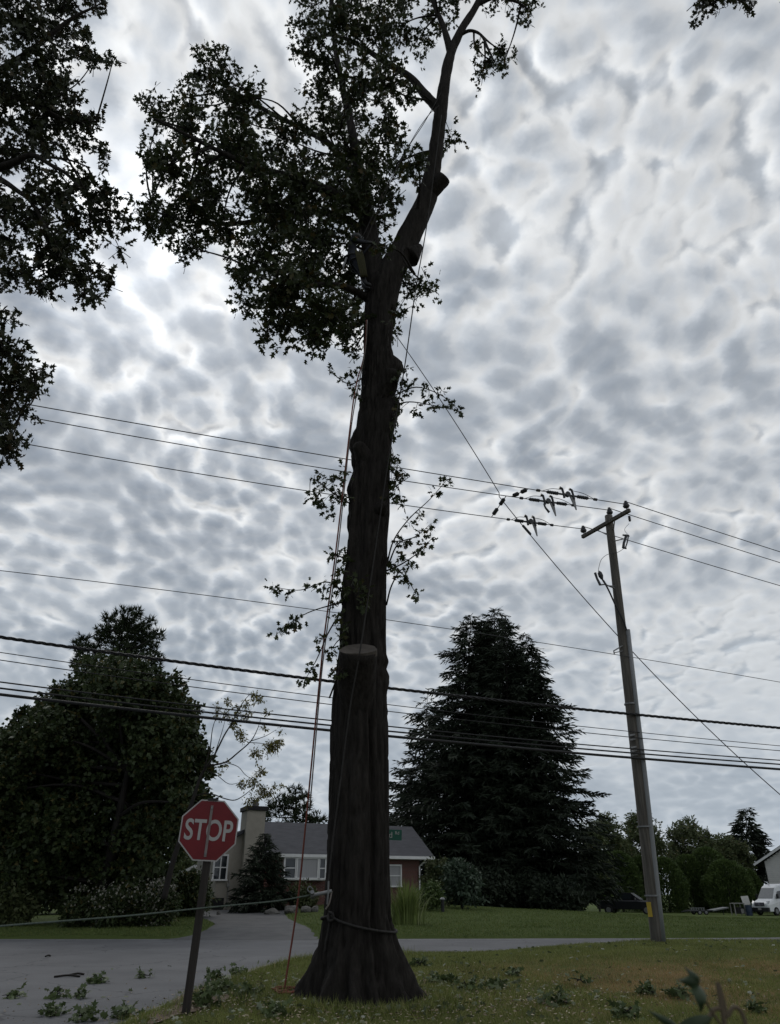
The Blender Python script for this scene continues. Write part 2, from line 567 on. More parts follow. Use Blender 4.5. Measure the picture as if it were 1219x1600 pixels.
def lawn(x, y):
    x, y = np.asarray(x, float), np.asarray(y, float)
    far = sm(30, 52, y)
    z = 0.62 * far * np.exp(-((x + 1) / 15) ** 2)
    z = z + 0.10 * sm(30.5, 34, y)
    z = z - 0.62 * sm(36, 80, y) * sm(3, 24, x)
    z = z + 0.20 * sm(1.5, 7, x) * sm(15, 21.5, y) * (1 - sm(24, 30, y))
    z = z + 0.05 * sm(9, 13, y) * np.exp(-((x + .55) ** 2 + (y - 12.5) ** 2) / 4)
    b = vnoise(np.stack((x * .35, y * .35, 0 * x), -1).reshape(-1, 3), 4).reshape(x.shape) * .035
    b = b + vnoise(np.stack((x * 1.3, y * 1.3, 0 * x), -1).reshape(-1, 3), 5).reshape(x.shape) * .012
    return z + b * (1 - sm(150, 300, y))


def drive_z(x, y):
    w = sm(31.0, 34.0, y)
    return -.094 * (1 - w) + (lawn(x, y) - .03) * w


def ground(x, y):
    x, y = np.asarray(x, float), np.asarray(y, float)
    z = lawn(x, y)
    sr, sdv = sdpoly(x, y, ROAD), sdpoly(x, y, DRIVE)
    k = 1 - sm(-.12, .10, sr)
    z = z * (1 - k) + (-.20) * k
    kd = (1 - sm(-.10, .10, sdv)) * (1 - k)
    return z * (1 - kd) + (drive_z(x, y) - .06) * kd


def gz(x, y):
    return float(ground(np.array([x]), np.array([y]))[0])


def lz(x, y):
    return float(lawn(np.array([x]), np.array([y]))[0])


def PG(px, py, z0=None):
    z = 0.0
    for _ in range(12):
        p = PZ(px, py, min(z, CH - .2))
        z = z0 if z0 is not None else lz(p[0], p[1])
    return PZ(px, py, z)


def axis(lo, hi, bands):
    out = [lo]
    while out[-1] < hi:
        x = out[-1]
        st = next((s for a, b, s in bands if a <= x < b), 40)
        out.append(x + st)
    return np.array(out)


def lawnmat():
    m = bpy.data.materials.new('lawn')
    m.use_nodes = True
    t = m.node_tree
    b = t.nodes['Principled BSDF']
    b.inputs['Roughness'].default_value = .9
    b.inputs['Specular IOR Level'].default_value = .1
    ob = nd(t, 'ShaderNodeTexCoord').outputs['Object']
    n1 = nd(t, 'ShaderNodeTexNoise', {'Vector': ob, 'Scale': .45, 'Detail': 4.0, 'Roughness': .6}).outputs['Fac']
    n2 = nd(t, 'ShaderNodeTexNoise', {'Vector': ob, 'Scale': 7, 'Detail': 6.0, 'Roughness': .7}).outputs['Fac']
    n3 = nd(t, 'ShaderNodeTexNoise', {'Vector': ob, 'Scale': 60, 'Detail': 3.0, 'Roughness': .7}).outputs['Fac']
    g = mixc(t, nd(t, 'ShaderNodeMapRange', {0: n2, 1: .3, 2: .7}).outputs[0], (.080, .108, .030), (.165, .190, .056))
    spf = nd(t, 'ShaderNodeSeparateXYZ', {0: ob})
    g = mixc(t, nd(t, 'ShaderNodeMapRange', {0: spf.outputs[1], 1: 29.5, 2: 30.5, 3: 0, 4: .8}).outputs[0], g, (.075, .110, .030))
    # worn, dry turf on the near corner lawn, away from the trunk
    sp = nd(t, 'ShaderNodeSeparateXYZ', {0: ob})
    wy = nd(t, 'ShaderNodeMapRange', {0: sp.outputs[1], 1: 21.5, 2: 17.0, 3: 0, 4: 1}).outputs[0]
    wx = nd(t, 'ShaderNodeMapRange', {0: sp.outputs[0], 1: 0.0, 2: 4.5, 3: 0.15, 4: 1}).outputs[0]
    dry = mth(t, 'MULTIPLY', mth(t, 'MULTIPLY', wy, wx), nd(t, 'ShaderNodeMapRange', {0: n1, 1: .36, 2: .58}).outputs[0])
    g = mixc(t, dry, g, (.27, .185, .085))
    g = mixc(t, nd(t, 'ShaderNodeMapRange', {0: n3, 1: .35, 2: .75, 3: 0, 4: .4}).outputs[0], g, (.045, .042, .022))
    t.links.new(g, b.inputs['Base Color'])
    bp = nd(t, 'ShaderNodeBump', {'Height': n3, 'Strength': 1.0, 'Distance': .05})
    t.links.new(bp.outputs[0], b.inputs['Normal'])
    return m


def asphalt():
    m = mat('worn asphalt', (.150, .152, .160), .8, (.092, .093, .100), .45, (1, 1, 1), .006, 40, spec=.35)
    t = m.node_tree
    b = t.nodes['Principled BSDF']
    ob = nd(t, 'ShaderNodeTexCoord').outputs['Object']
    base = b.inputs['Base Color'].links[0].from_socket
    n3 = nd(t, 'ShaderNodeTexNoise', {'Vector': ob, 'Scale': 45, 'Detail': 4.0, 'Roughness': .8}).outputs['Fac']
    c = mixc(t, nd(t, 'ShaderNodeMapRange', {0: n3, 1: .3, 2: .75, 3: .0, 4: .45}).outputs[0], base, (.055, .055, .058))
    vo = nd(t, 'ShaderNodeTexVoronoi', {'Vector': vmth(t, 'ADD', ob, vmth(t, 'SCALE', nd(t, 'ShaderNodeTexNoise', {'Vector': ob, 'Scale': 1.5, 'Detail': 4.0}).outputs['Color'], .9)), 'Scale': .30}, feature='DISTANCE_TO_EDGE').outputs['Distance']
    c = mixc(t, nd(t, 'ShaderNodeMapRange', {0: vo, 1: .010, 2: .0, 3: .0, 4: .75}).outputs[0], c, (.025, .025, .027))
    t.links.new(c, b.inputs['Base Color'])
    return m


M['lawn'] = lawnmat()
M['asphalt'] = asphalt()
M['gravel'] = mat('driveway asphalt', (.115, .115, .117), .9, (.072, .072, .075), 1.2, (1, 1, 1), .01, 30)
M['paint'] = mat('worn road paint', (.42, .42, .41), .8, (.16, .16, .165), 9)

xs = axis(-600, 600, [(-600, -60, 30), (-60, -16, 1.5), (-16, 16, .25), (16, 60, 1.5), (60, 600, 30)])
ys = axis(-60, 900, [(-60, 8, 2), (8, 36, .25), (36, 100, 1.2), (100, 900, 40)])
gx, gy = np.meshgrid(xs, ys)
g_z = ground(gx, gy)
nx, ny = len(xs), len(ys)
mb = MB()
ii = (np.arange(ny - 1)[:, None] * nx + np.arange(nx - 1)[None]).ravel()
mb.raw(np.stack((gx, gy, g_z), -1).reshape(-1, 3), np.concatenate((np.stack((ii, ii + 1, ii + nx + 1), 1), np.stack((ii, ii + nx + 1, ii + nx), 1))))
mb.build('ground', M['lawn'], smooth=True, kind='structure')


def sheet(name, poly, z, m, kind='structure', parent=None):
    bm = bmesh.new()
    vs = [bm.verts.new((x, y, 0)) for x, y in poly]
    bm.faces.new(vs)
    bmesh.ops.triangulate(bm, faces=bm.faces[:])
    for _ in range(1 if callable(z) else 0):
        for _k in range(4):
            bmesh.ops.subdivide_edges(bm, edges=[e for e in bm.edges if e.calc_length() > .8], cuts=1)
            bmesh.ops.triangulate(bm, faces=bm.faces[:])
    for v in bm.verts:
        v.co.z = z(v.co.x, v.co.y) if callable(z) else z
    bmesh.ops.recalc_face_normals(bm, faces=bm.faces[:])
    me = bpy.data.meshes.new(name)
    bm.to_mesh(me)
    bm.free()
    if me.polygons and me.polygons[0].normal.z < 0:
        me.flip_normals()
    me.materials.append(m)
    o = bpy.data.objects.new(name, me)
    COL.objects.link(o)
    if parent:
        o.parent = parent
    else:
        o['kind'] = kind
    return o


sheet('road', ROAD, -.10, M['asphalt'])
sheet('driveway', DRIVE, lambda x, y: float(drive_z(np.array([x]), np.array([y]))[0]), M['gravel'])
# worn edge line along the far side of the main road
far_edge = [(-60, 30.7), (-12, 30.9), (0, 31), (12, 31.6), (30, 34.5)]
sheet('road_edge_line', [(x, y - .42) for x, y in far_edge] + [(x, y - .54) for x, y in far_edge[::-1]], -.096, M['paint'])

# low stone kerb round the corner: single stones
kerb_path = catmull([(-3.42, -1), (-3.36, 6), (-3.25, 11), (-3.1, 14), (-2.9, 17.5), (-2.4, 20.2), (-1.6, 21.6), (.3, 22.5)], 24)
rng = np.random.default_rng(5)
kerb = thing('kerb', '', '')
for k in ('label', 'category'):
    del kerb[k]
kerb['kind'] = 'structure'
L = np.concatenate(([0], np.cumsum(np.linalg.norm(np.diff(kerb_path, axis=0), axis=1))))
s = L[np.searchsorted(kerb_path[:, 1], 9.5)]
while s < L[-1] - 1.0:
    ln = 0.9 + rng.random() * .35
    a = np.array([np.interp(s, L, kerb_path[:, i]) for i in (0, 1)])
    b = np.array([np.interp(s + ln, L, kerb_path[:, i]) for i in (0, 1)])
    mbk = MB()
    h = .0 + rng.normal() * .008
    off = rng.normal() * .012
    mbk.beam((a[0] + .05 + off, a[1], h - .10), (b[0] + .05 + off, b[1], h - .10 + rng.normal() * .006), .15, .20)
    bevel(mbk.build('kerb_stone', M['tan'], kerb), .02, 2)
    s += ln + .02

# ------------------------------------------------------------------ foliage
RG = np.random.default_rng(11)

OAK_V = np.array([(0, 0, 0), (.34, .30, -.05), (.14, .42, 0), (.42, .74, -.08), (.14, .74, -.02), (0, 1.05, -.14),
                  (-.14, .74, -.02), (-.42, .74, -.08), (-.14, .42, 0), (-.34, .30, -.05)])
OAK_F = np.array([(0, 1, 2), (0, 2, 8), (0, 8, 9), (2, 3, 4), (2, 4, 6), (2, 6, 8), (8, 6, 7), (4, 5, 6)])
MAP_V = np.array([(0, 0, 0), (.46, .35, -.06), (.26, .62, -.02), (0, 1, -.12), (-.26, .62, -.02), (-.46, .35, -.06)])
MAP_F = np.array([(0, 1, 2), (0, 2, 4), (2, 3, 4), (0, 4, 5)])
DIA_V = np.array([(0, 0, 0), (.22, .5, -.03), (0, 1, -.08), (-.22, .5, -.03)])
DIA_F = np.array([(0, 1, 2), (0, 2, 3)])
NEE_V = np.array([(-.06, 0, 0), (.06, 0, 0), (0, 1, -.05)])
NEE_F = np.array([(0, 1, 2)])
TW_V = np.array([(1, 0, 0), (-.5, 0, .87), (-.5, 0, -.87), (0, 1, 0)], float)
TW_F = np.array([(0, 1, 3), (1, 2, 3), (2, 0, 3)])


def unit(v):
    return v / (np.linalg.norm(v, axis=-1, keepdims=True) + 1e-9)


def scatter(mb, pos, axis_, size, V, Fc, up_bias=.6, m=0, wid=None, rg=None):
    """copies of a small template at pos, y axis along axis_"""
    rg = rg or RG
    n = len(pos)
    if n == 0:
        return
    y = unit(axis_)
    nrm = rg.normal(size=(n, 3)) + np.array((0, 0, up_bias))
    z = unit(nrm - y * np.sum(nrm * y, 1, keepdims=True))
    x = np.cross(y, z)
    size = np.broadcast_to(size, (n,))
    wd = size if wid is None else np.broadcast_to(wid, (n,))
    v = pos[:, None] + x[:, None] * (V[None, :, 0:1] * wd[:, None, None]) + y[:, None] * (V[None, :, 1:2] * size[:, None, None]) \
        + z[:, None] * (V[None, :, 2:3] * wd[:, None, None])
    k = len(V)
    mb.raw(v.reshape(-1, 3), (Fc[None] + (np.arange(n) * k)[:, None, None]).reshape(-1, 3), m)


def foliage(blobs, per, leaf, V, Fc, twigs=None, tl=(.3, .65), lpt=11, droop=-.2, shell=.45, spread=.10, rg=None):
    """blobs: (centre, radii, weight). Returns MB of leaves (+ twigs in a second MB)"""
    rg = rg or RG
    lm, tm = MB(), MB()
    for c, r, w in blobs:
        n = max(3, int(per * w))
        d = unit(rg.normal(size=(n, 3)))
        base = c + d * (rg.random((n, 1)) ** shell) * r
        td = unit(d * .75 + rg.normal(size=(n, 3)) * .55 + np.array((0, 0, .05)))
        ln = rg.uniform(tl[0], tl[1], (n, 1))
        st = base - td * ln * .6
        scatter(tm, st, td, (ln * 1.0).ravel(), TW_V, TW_F, 0, 0, .006 + .006 * rg.random(n), rg)
        t = rg.uniform(.25, 1.05, (n, lpt, 1))
        p = st[:, None] + td[:, None] * ln[:, None] * t + rg.normal(size=(n, lpt, 3)) * .03
        ax = td[:, None] * .5 + rg.normal(size=(n, lpt, 3)) * .75 + np.array((0, 0, droop))
        ax = unit(ax)
        p = p + ax * spread * rg.random((n, lpt, 1)) * .5
        scatter(lm, p.reshape(-1, 3), ax.reshape(-1, 3), leaf * rg.uniform(.65, 1.2, n * lpt), V, Fc, .7, 0, None, rg)
    return lm, tm


def blobs_px(lst, Y, jit=1.0, flat=1.0, rg=None):
    rg = rg or RG
    out = []
    for b in lst:
        px, py, r = b[:3]
        yy = b[3] if len(b) > 3 else Y + rg.normal() * jit
        k = mpp(py, yy)
        rr = r * k
        out.append((P(px, py, yy), np.array((rr, rr * flat, rr)), (r / 40.0) ** 2))
    return out


def limb(mb, pts, r0, r1, seg=8, wob=.0, n=6):
    c = catmull(pts, n)
    if wob:
        c[1:-1] += RG.normal(size=(len(c) - 2, 3)) * wob
    return mb.tube(c, np.linspace(r0, r1, len(c)), seg), c


def connect(mb, blobs, nodes, r0=.035, r1=.012, sag=.12):
    """a bough from the nearest point of the skeleton to each clump of leaves"""
    nodes = np.asarray(nodes)
    for c, r, w in blobs:
        d = np.linalg.norm(nodes - c, axis=1) + np.maximum(0, nodes[:, 2] - c[2]) * .6
        a = nodes[np.argmin(d)]
        mid = (a + c) / 2 + np.array((0, 0, sag)) * np.linalg.norm(c - a) * .5 + RG.normal(size=3) * .08 * np.linalg.norm(c - a)
        q = catmull([a, mid, c], 5)
        mb.tube(q, np.linspace(r0, r1, len(q)), 5)
        for _ in range(2):
            e = c + unit(RG.normal(size=3)) * r * .8
            mb.tube(catmull([mid * .4 + c * .6, (c + e) / 2 + RG.normal(size=3) * .05, e], 3), np.linspace(r1, r1 * .4, 7), 4)


# ------------------------------------------------------------------ the big oak being taken down
TY = 12.6
prof = [(1585, 455, 675), (1570, 462, 664), (1550, 474, 652), (1520, 486, 636), (1490, 498, 624), (1460, 503, 615), (1430, 506, 611), (1400, 508, 610), (1340, 511, 608), (1280, 513, 607),
        (1200, 517, 606), (1140, 519, 605), (1095, 522, 604), (1060, 527, 601), (1022, 534, 601), (950, 537, 601), (900, 540, 603),
        (850, 543, 605), (800, 546, 606), (760, 548, 607), (700, 556, 609), (650, 562, 611), (600, 567, 612), (550, 569, 610), (500, 569, 613), (462, 571, 618), (440, 574, 622)]
zs, cs_, rs_ = [], [], []
for y, a, b in prof:
    p = P((a + b) / 2, y, TY)
    zs.append(p[2])
    cs_.append(p[0])
    rs_.append((b - a) / 2 * mpp(y, TY))
zs, cs_, rs_ = map(np.array, (zs, cs_, rs_))
zs[0] = -.08
NR, NS = 420, 128
zz = np.concatenate((np.linspace(-.35, 1.2, 60, endpoint=False), np.linspace(1.2, zs[-1], NR - 60)))
cx = np.interp(zz, zs, cs_)
rr = np.interp(zz, zs, rs_)
k = np.ones(9) / 9
rr[4:-4] = np.convolve(rr, k, 'valid')
cx[4:-4] = np.convolve(cx, k, 'valid')
ang = np.linspace(0, 2 * math.pi, NS, endpoint=False)
A, Z = np.meshgrid(ang, zz)
RR = rr[:, None] * np.ones_like(A)
core = np.interp(1.4, zs, rs_)
flare = np.clip((RR - core) / core, 0, 2)
lob = np.zeros_like(A)
for ra, rs, rw in ((.02, 1.05, .34), (.95, .8, .3), (1.9, .7, .3), (2.6, .8, .3), (3.22, 1.1, .34), (4.05, .78, .26), (4.62, .5, .2), (5.15, .62, .22), (5.72, .9, .26)):
    dl = (A - ra + math.pi) % (2 * math.pi) - math.pi
    lob = np.maximum(lob, rs * np.exp(-(dl / rw) ** 2))
# buttress roots spread right and left, hollows between
lob = np.clip(lob + .15 * vnoise(np.stack((np.cos(A) * 3, np.sin(A) * 3, Z * 1.5), -1).reshape(-1, 3), 17).reshape(A.shape), 0, 1.2)
RR = np.where(flare > 0, core + (RR - core) * (.10 + 1.0 * lob), RR)
RR += flare * .10 * vnoise(np.stack((np.cos(A) * 7, np.sin(A) * 7, Z * 5), -1).reshape(-1, 3), 18).reshape(A.shape)
q = np.stack((np.cos(A) * 2.0, np.sin(A) * 2.0, Z * .7), -1).reshape(-1, 3)
RR += (vnoise(q, 1).reshape(A.shape)) * .030 + np.clip(vnoise(np.stack((np.cos(A) * 1.6, np.sin(A) * 1.6, Z * 1.1), -1).reshape(-1, 3), 9).reshape(A.shape) - .35, 0, 1) * .26 * sm(4.0, 6.5, Z)
plates = np.abs(vnoise(np.stack((np.cos(A) * 9, np.sin(A) * 9, Z * 1.4), -1).reshape(-1, 3), 2)).reshape(A.shape)
plates2 = np.abs(vnoise(np.stack((np.cos(A) * 17, np.sin(A) * 17, Z * 3.4), -1).reshape(-1, 3), 3)).reshape(A.shape)
RR += (np.minimum(plates, .35) - .2) * .11 + (np.minimum(plates2, .3) - .15) * .07
# long seam on the right of the trunk
RR -= .07 * np.exp(-(((A - (-1.08 + .05 * np.sin(Z))) + math.pi) % (2 * math.pi) - math.pi) ** 2 / .006) * (1 - sm(4.5, 6, Z))
RR -= .07 * np.exp(-((A - 2 * math.pi + 1.08 - .05 * np.sin(Z))) ** 2 / .006) * (1 - sm(4.5, 6, Z))
# knobs of old pruning wounds that shape the outline, left and right
LE = np.array([(440, 574), (500, 569), (556, 570), (595, 566), (627, 565), (671, 560), (680, 555), (694, 548), (703, 549), (718, 554), (741, 555), (755, 549), (768, 544), (785, 549), (797, 550), (809, 546), (824, 546), (838, 550), (868, 548), (888, 543), (906, 541), (929, 536), (950, 538), (979, 536), (1022, 533), (1035, 530), (1060, 527), (1095, 521), (1140, 518), (1200, 516), (1280, 513), (1340, 511), (1400, 508)], float)
RE = np.array([(440, 622), (500, 613), (536, 608), (556, 609), (562, 617), (569, 626), (580, 628), (600, 617), (615, 613), (626, 620), (634, 625), (645, 625), (656, 617), (668, 613), (694, 609), (780, 608), (806, 608), (847, 604), (872, 604), (880, 607), (888, 603), (941, 601), (985, 600), (1022, 601), (1034, 605), (1045, 601), (1056, 606), (1068, 607), (1085, 602), (1110, 604), (1200, 606), (1280, 607), (1340, 608), (1400, 610)], float)
ez_l = np.array([P(a, y, TY) for y, a in LE])
ez_r = np.array([P(a, y, TY) for y, a in RE])
xl = np.interp(zz, ez_l[::-1, 2], ez_l[::-1, 0])
xr = np.interp(zz, ez_r[::-1, 2], ez_r[::-1, 0])
okz = sm(1.3, 1.8, zz)
ex_l = ((cx - xl) - rr) * okz
ex_r = ((xr - cx) - rr) * okz
dl = (A - math.pi - .12 + math.pi) % (2 * math.pi) - math.pi
dr = (A + .12 + math.pi) % (2 * math.pi) - math.pi
RR += ex_l[:, None] * np.exp(-(dl / .62) ** 2) + ex_r[:, None] * np.exp(-(dr / .62) ** 2)
V = np.stack((cx[:, None] + RR * np.cos(A), TY + RR * np.sin(A), Z), -1).reshape(-1, 3)
ii = (np.arange(NR - 1)[:, None] * NS + np.arange(NS)[None])
jj = (np.arange(NR - 1)[:, None] * NS + (np.arange(NS)[None] + 1) % NS)
ii, jj = ii.ravel(), jj.ravel()
oak = thing('oak_tree', 'tall half-pruned oak with thick dark trunk and climber in its crown', 'tree', (float(cs_[1]), TY, 0))
tb = MB()
tb.raw(V, np.concatenate((np.stack((ii, jj, jj + NS), 1), np.stack((ii, jj + NS, ii + NS), 1))))
kid(tb, 'trunk', M['bark'], oak, smooth=True)


def oak_at(z):
    return np.array((np.interp(z, zs, cs_), TY, z)), float(np.interp(z, zs, rs_))


def px_limb(pts, Ys, w, seg=12, n=7):
    """pixel path with Y per point, width in pixels per point -> centreline, radii"""
    pp = np.array([P(a, b, y) for (a, b), y in zip(pts, Ys)])
    rad = np.array([ww / 2 * mpp(b, y) for (a, b), y, ww in zip(pts, Ys, w)])
    c = catmull(pp, n)
    r = np.interp(np.linspace(0, len(rad) - 1, len(c)), np.arange(len(rad)), rad)
    return c, r


def bark_tube(c, r, seg=20, amp=.10, seed=0):
    m = MB().tube(c, r, seg)
    v = m.v[0]
    ctr = np.repeat(c, seg, 0)
    d = v - ctr
    s = 1 + amp * vnoise(v * 3.1, seed)[:, None] + amp * .6 * vnoise(v * 9, seed + 1)[:, None]
    m.v[0] = ctr + d * s
    return m


nodes = []
LIMBS = [
    # right leader and its stubs
    ([(598, 490), (606, 440), (622, 405), (641, 366), (664, 318), (676, 268), (683, 220), (688, 180), (695, 130), (704, 85), (722, 45), (745, 8), (770, -50), (790, -120)],
     [12.6, 12.6, 12.6, 12.6, 12.6, 12.5, 12.4, 12.3, 12.2, 12.2, 12.2, 12.2, 12.2, 12.2], [40, 44, 40, 36, 32, 25, 22, 21, 18, 15, 12, 10, 8, 5]),
    # left leader
    ([(590, 490), (584, 440), (581, 400), (577, 360), (570, 325), (566, 290), (556, 240), (545, 180), (530, 110), (520, 40), (515, -60)],
     [12.6, 12.6, 12.6, 12.7, 12.8, 12.9, 13.0, 13.1, 13.2, 13.3, 13.4], [34, 34, 30, 28, 25, 19, 15, 12, 9, 7, 4]),
    ([(686, 170), (664, 148), (640, 120), (600, 96), (560, 70), (520, 55), (480, 62)], [12.3, 12.4, 12.5, 12.7, 12.9, 13.1, 13.2], [17, 14, 11, 9, 7, 5, 3]),
    ([(705, 85), (694, 45), (678, 5), (660, -50)], [12.2, 12.3, 12.4, 12.5], [12, 9, 7, 4]),
    ([(572, 340), (540, 312), (500, 292), (450, 275), (400, 262), (340, 235), (280, 205), (240, 185)], [12.8, 12.6, 12.3, 12.0, 11.7, 11.4, 11.2, 11.1], [20, 15, 13, 11, 9, 7, 5, 3]),
    ([(577, 380), (545, 345), (490, 330), (430, 340), (360, 350), (290, 345), (240, 330)], [12.7, 13.2, 13.7, 14.1, 14.4, 14.6, 14.7], [16, 12, 10, 9, 7, 5, 3]),
    ([(580, 470), (555, 455), (520, 445), (470, 450), (430, 470)], [12.6, 12.3, 12.0, 11.7, 11.5], [16, 11, 9, 7, 3]),
    ([(566, 300), (520, 230), (470, 200), (410, 170), (350, 130), (330, 100)], [12.9, 13.3, 13.6, 13.8, 13.9, 14.0], [13, 10, 8, 7, 5, 3]),
    ([(718, 55), (735, 48), (752, 55), (762, 75), (772, 95)], [12.2, 12.1, 12.0, 11.9, 11.8], [6, 5, 4, 4, 2]),
    ([(745, 8), (775, -4), (805, 2), (825, 14)], [12.2, 12.1, 12.0, 12.0], [7, 5, 4, 2]),
    ([(640, 372), (628, 395), (640, 420), (660, 440)], [12.6, 12.2, 12.0, 11.9], [6, 4, 3, 2]),
    ([(684, 235), (655, 240), (630, 250)], [12.5, 12.6, 12.7], [6, 4, 2]),
]
for k_, (pts, Ys, w) in enumerate(LIMBS):
    c, r = px_limb(pts, Ys, w)
    kid(bark_tube(c, r, 16, .08, k_ + 20), 'limb', M['bark'], oak, smooth=True)
    nodes.append(c[2:])
nodes = np.concatenate(nodes)

# sawn stubs, knobs and the flat cut face
STUBS = [((668, 305), (694, 277), 12.55, 12.3, 26, 24), ((638, 402), (655, 386), 12.6, 12.62, 34, 12), ((596, 622), (613, 585), 12.5, 12.22, 38, 26),
         ((572, 722), (561, 698), 12.45, 12.25, 34, 22), ((590, 800), (597, 792), 12.4, 12.2, 30, 18)]
for k_, (a, b, ya, yb, wa, wb) in enumerate(STUBS):
    c, r = px_limb([a, ((a[0] + b[0]) / 2 + 1, (a[1] + b[1]) / 2), b], [ya, (ya + yb) / 2, yb], [wa, (wa + wb) / 2, wb], n=4)
    if k_:
        dd = unit(c[-1] - c[-2])
        c = np.vstack((c, c[-1] + dd * r[-1] * .35, c[-1] + dd * r[-1] * .6, c[-1] + dd * r[-1] * .7))
        r = np.concatenate((r, [r[-1] * .86, r[-1] * .55, r[-1] * .2]))
    m = bark_tube(c, r, 18, .14, k_ + 50)
    st = kid(m, 'branch_stub', M['bark'], oak, smooth=True)
    if k_ == 0:
        d = unit(c[-1] - c[-2])
        kid(MB().tube([c[-1] + d * .002, c[-1] + d * .012], [r[-1] * .90, r[-1] * .84], 16), 'cut_face', M['bark'] if k_ > 0 else M['cutwood'], oak)
# big pruned fork: ledge with pale wood facing up to the left of the trunk
p0 = P(557, 1072, TY - .42)
p1 = P(560, 1017, TY - .66)
c = catmull([p0 + (0.02, .32, -.5), p0 + (0, .1, 0), p1], 6)
m = bark_tube(c, np.linspace(.30, .33, len(c)), 24, .06, 77)
kid(m, 'branch_stub', M['bark'], oak, smooth=True)
d = unit(np.array((-.03, -.56, .83)))
ring = MB()
e1 = unit(np.cross(d, (0, 1, 0)))
e2 = np.cross(d, e1)
a_ = np.arange(40) * 2 * math.pi / 40
rad = .31 * (1 + .05 * np.sin(3 * a_) + .03 * np.sin(7 * a_ + 1))
top = p1 + d * .035
pts_ = top + rad[:, None] * (np.cos(a_)[:, None] * e1 + .88 * np.sin(a_)[:, None] * e2)
low_ = pts_ - d * .10
ring.add(np.concatenate((pts_, low_)), [tuple(range(40))] + [((k + 1) % 40, k, 40 + k, 40 + (k + 1) % 40) for k in range(40)])
M['rings'] = mat('sawn wood with rings', (.095, .083, .072), .85, (.05, .043, .037), 9)
t_ = M['rings'].node_tree
mpr = nd(t_, 'ShaderNodeMapping', {'Vector': nd(t_, 'ShaderNodeTexCoord').outputs['Object'], 'Location': tuple(-(p1 - np.array(oak.location)) + np.array((.05, 0, 0)))}).outputs[0]
wv = nd(t_, 'ShaderNodeTexWave', {'Vector': mpr, 'Scale': 9.0, 'Distortion': 2.0, 'Detail': 3.0}, wave_type='RINGS', rings_direction='SPHERICAL').outputs['Fac']
bs = t_.nodes['Principled BSDF']
bc_ = bs.inputs['Base Color'].links[0].from_socket
t_.links.new(mixc(t_, mth(t_, 'MULTIPLY', wv, .55), bc_, (.075, .062, .05)), bs.inputs['Base Color'])
kid(ring, 'cut_face', M['rings'], oak)

OAKB = [(250, 175, 32), (232, 165, 18), (285, 160, 30), (330, 115, 38), (345, 95, 22), (300, 205, 50), (370, 160, 48), (388, 150, 20), (380, 190, 40), (262, 260, 42), (240, 250, 28), (228, 335, 28), (262, 345, 42), (300, 330, 50), (290, 385, 20), (330, 300, 55), (345, 360, 40), (395, 240, 50), (438, 212, 30), (468, 190, 16),
        (420, 310, 60), (405, 395, 45), (380, 430, 26), (395, 470, 22), (440, 450, 48), (430, 505, 26), (475, 500, 38), (500, 525, 22), (520, 490, 45), (545, 510, 32), (540, 430, 50), (495, 380, 60), (480, 430, 45), (520, 300, 60), (470, 250, 48), (470, 300, 50), (555, 240, 48), (545, 180, 45), (505, 190, 32),
        (485, 55, 34), (462, 78, 13), (510, 100, 42), (500, 140, 28), (540, 40, 46), (585, 60, 48), (600, 130, 42), (560, 130, 42), (625, 40, 36), (655, 60, 26), (640, 140, 20), (490, 10, 34), (545, -5, 45), (600, -5, 45), (680, 15, 32), (710, 0, 22), (600, 195, 32), (625, 225, 18), (618, 262, 24), (648, 255, 24), (660, 285, 14), (605, 300, 32), (598, 350, 20), (560, 320, 45), (575, 275, 40), (445, 345, 50), (360, 240, 42),
        (768, 98, 22), (782, 78, 17), (752, 122, 13), (745, 75, 8), (790, 92, 10), (822, 18, 16), (800, 2, 18), (770, -8, 22), (838, 4, 10), (825, 38, 6), (706, 215, 9), (690, 232, 5),
        (652, 446, 17), (634, 425, 11), (668, 450, 8), (620, 522, 9), (626, 490, 8), (640, 455, 14), (610, 410, 14), (600, 385, 14), (450, 520, 14), (415, 522, 10), (552, 548, 10),
        (480, -60, 45), (560, -70, 55), (640, -60, 50), (700, -70, 45), (520, -130, 50), (610, -140, 60), (700, -150, 50), (760, -80, 35), (780, -140, 40)]
ob = blobs_px([(a, b, r * .90) for a, b, r in OAKB], 12.6, .9, 1.3)
lm, tm = foliage(ob, 47, .148, OAK_V, OAK_F, lpt=11, tl=(.35, .8), shell=.6)
kid(lm, 'crown', M['oak'], oak, kind='stuff')
bb = MB()
connect(bb, [b for b in ob if b[2] > .05], nodes, .035, .012)
kid(bb, 'boughs', M['bark'], oak, kind='stuff')
kid(tm, 'twigs', M['bark_far'], oak, kind='stuff')

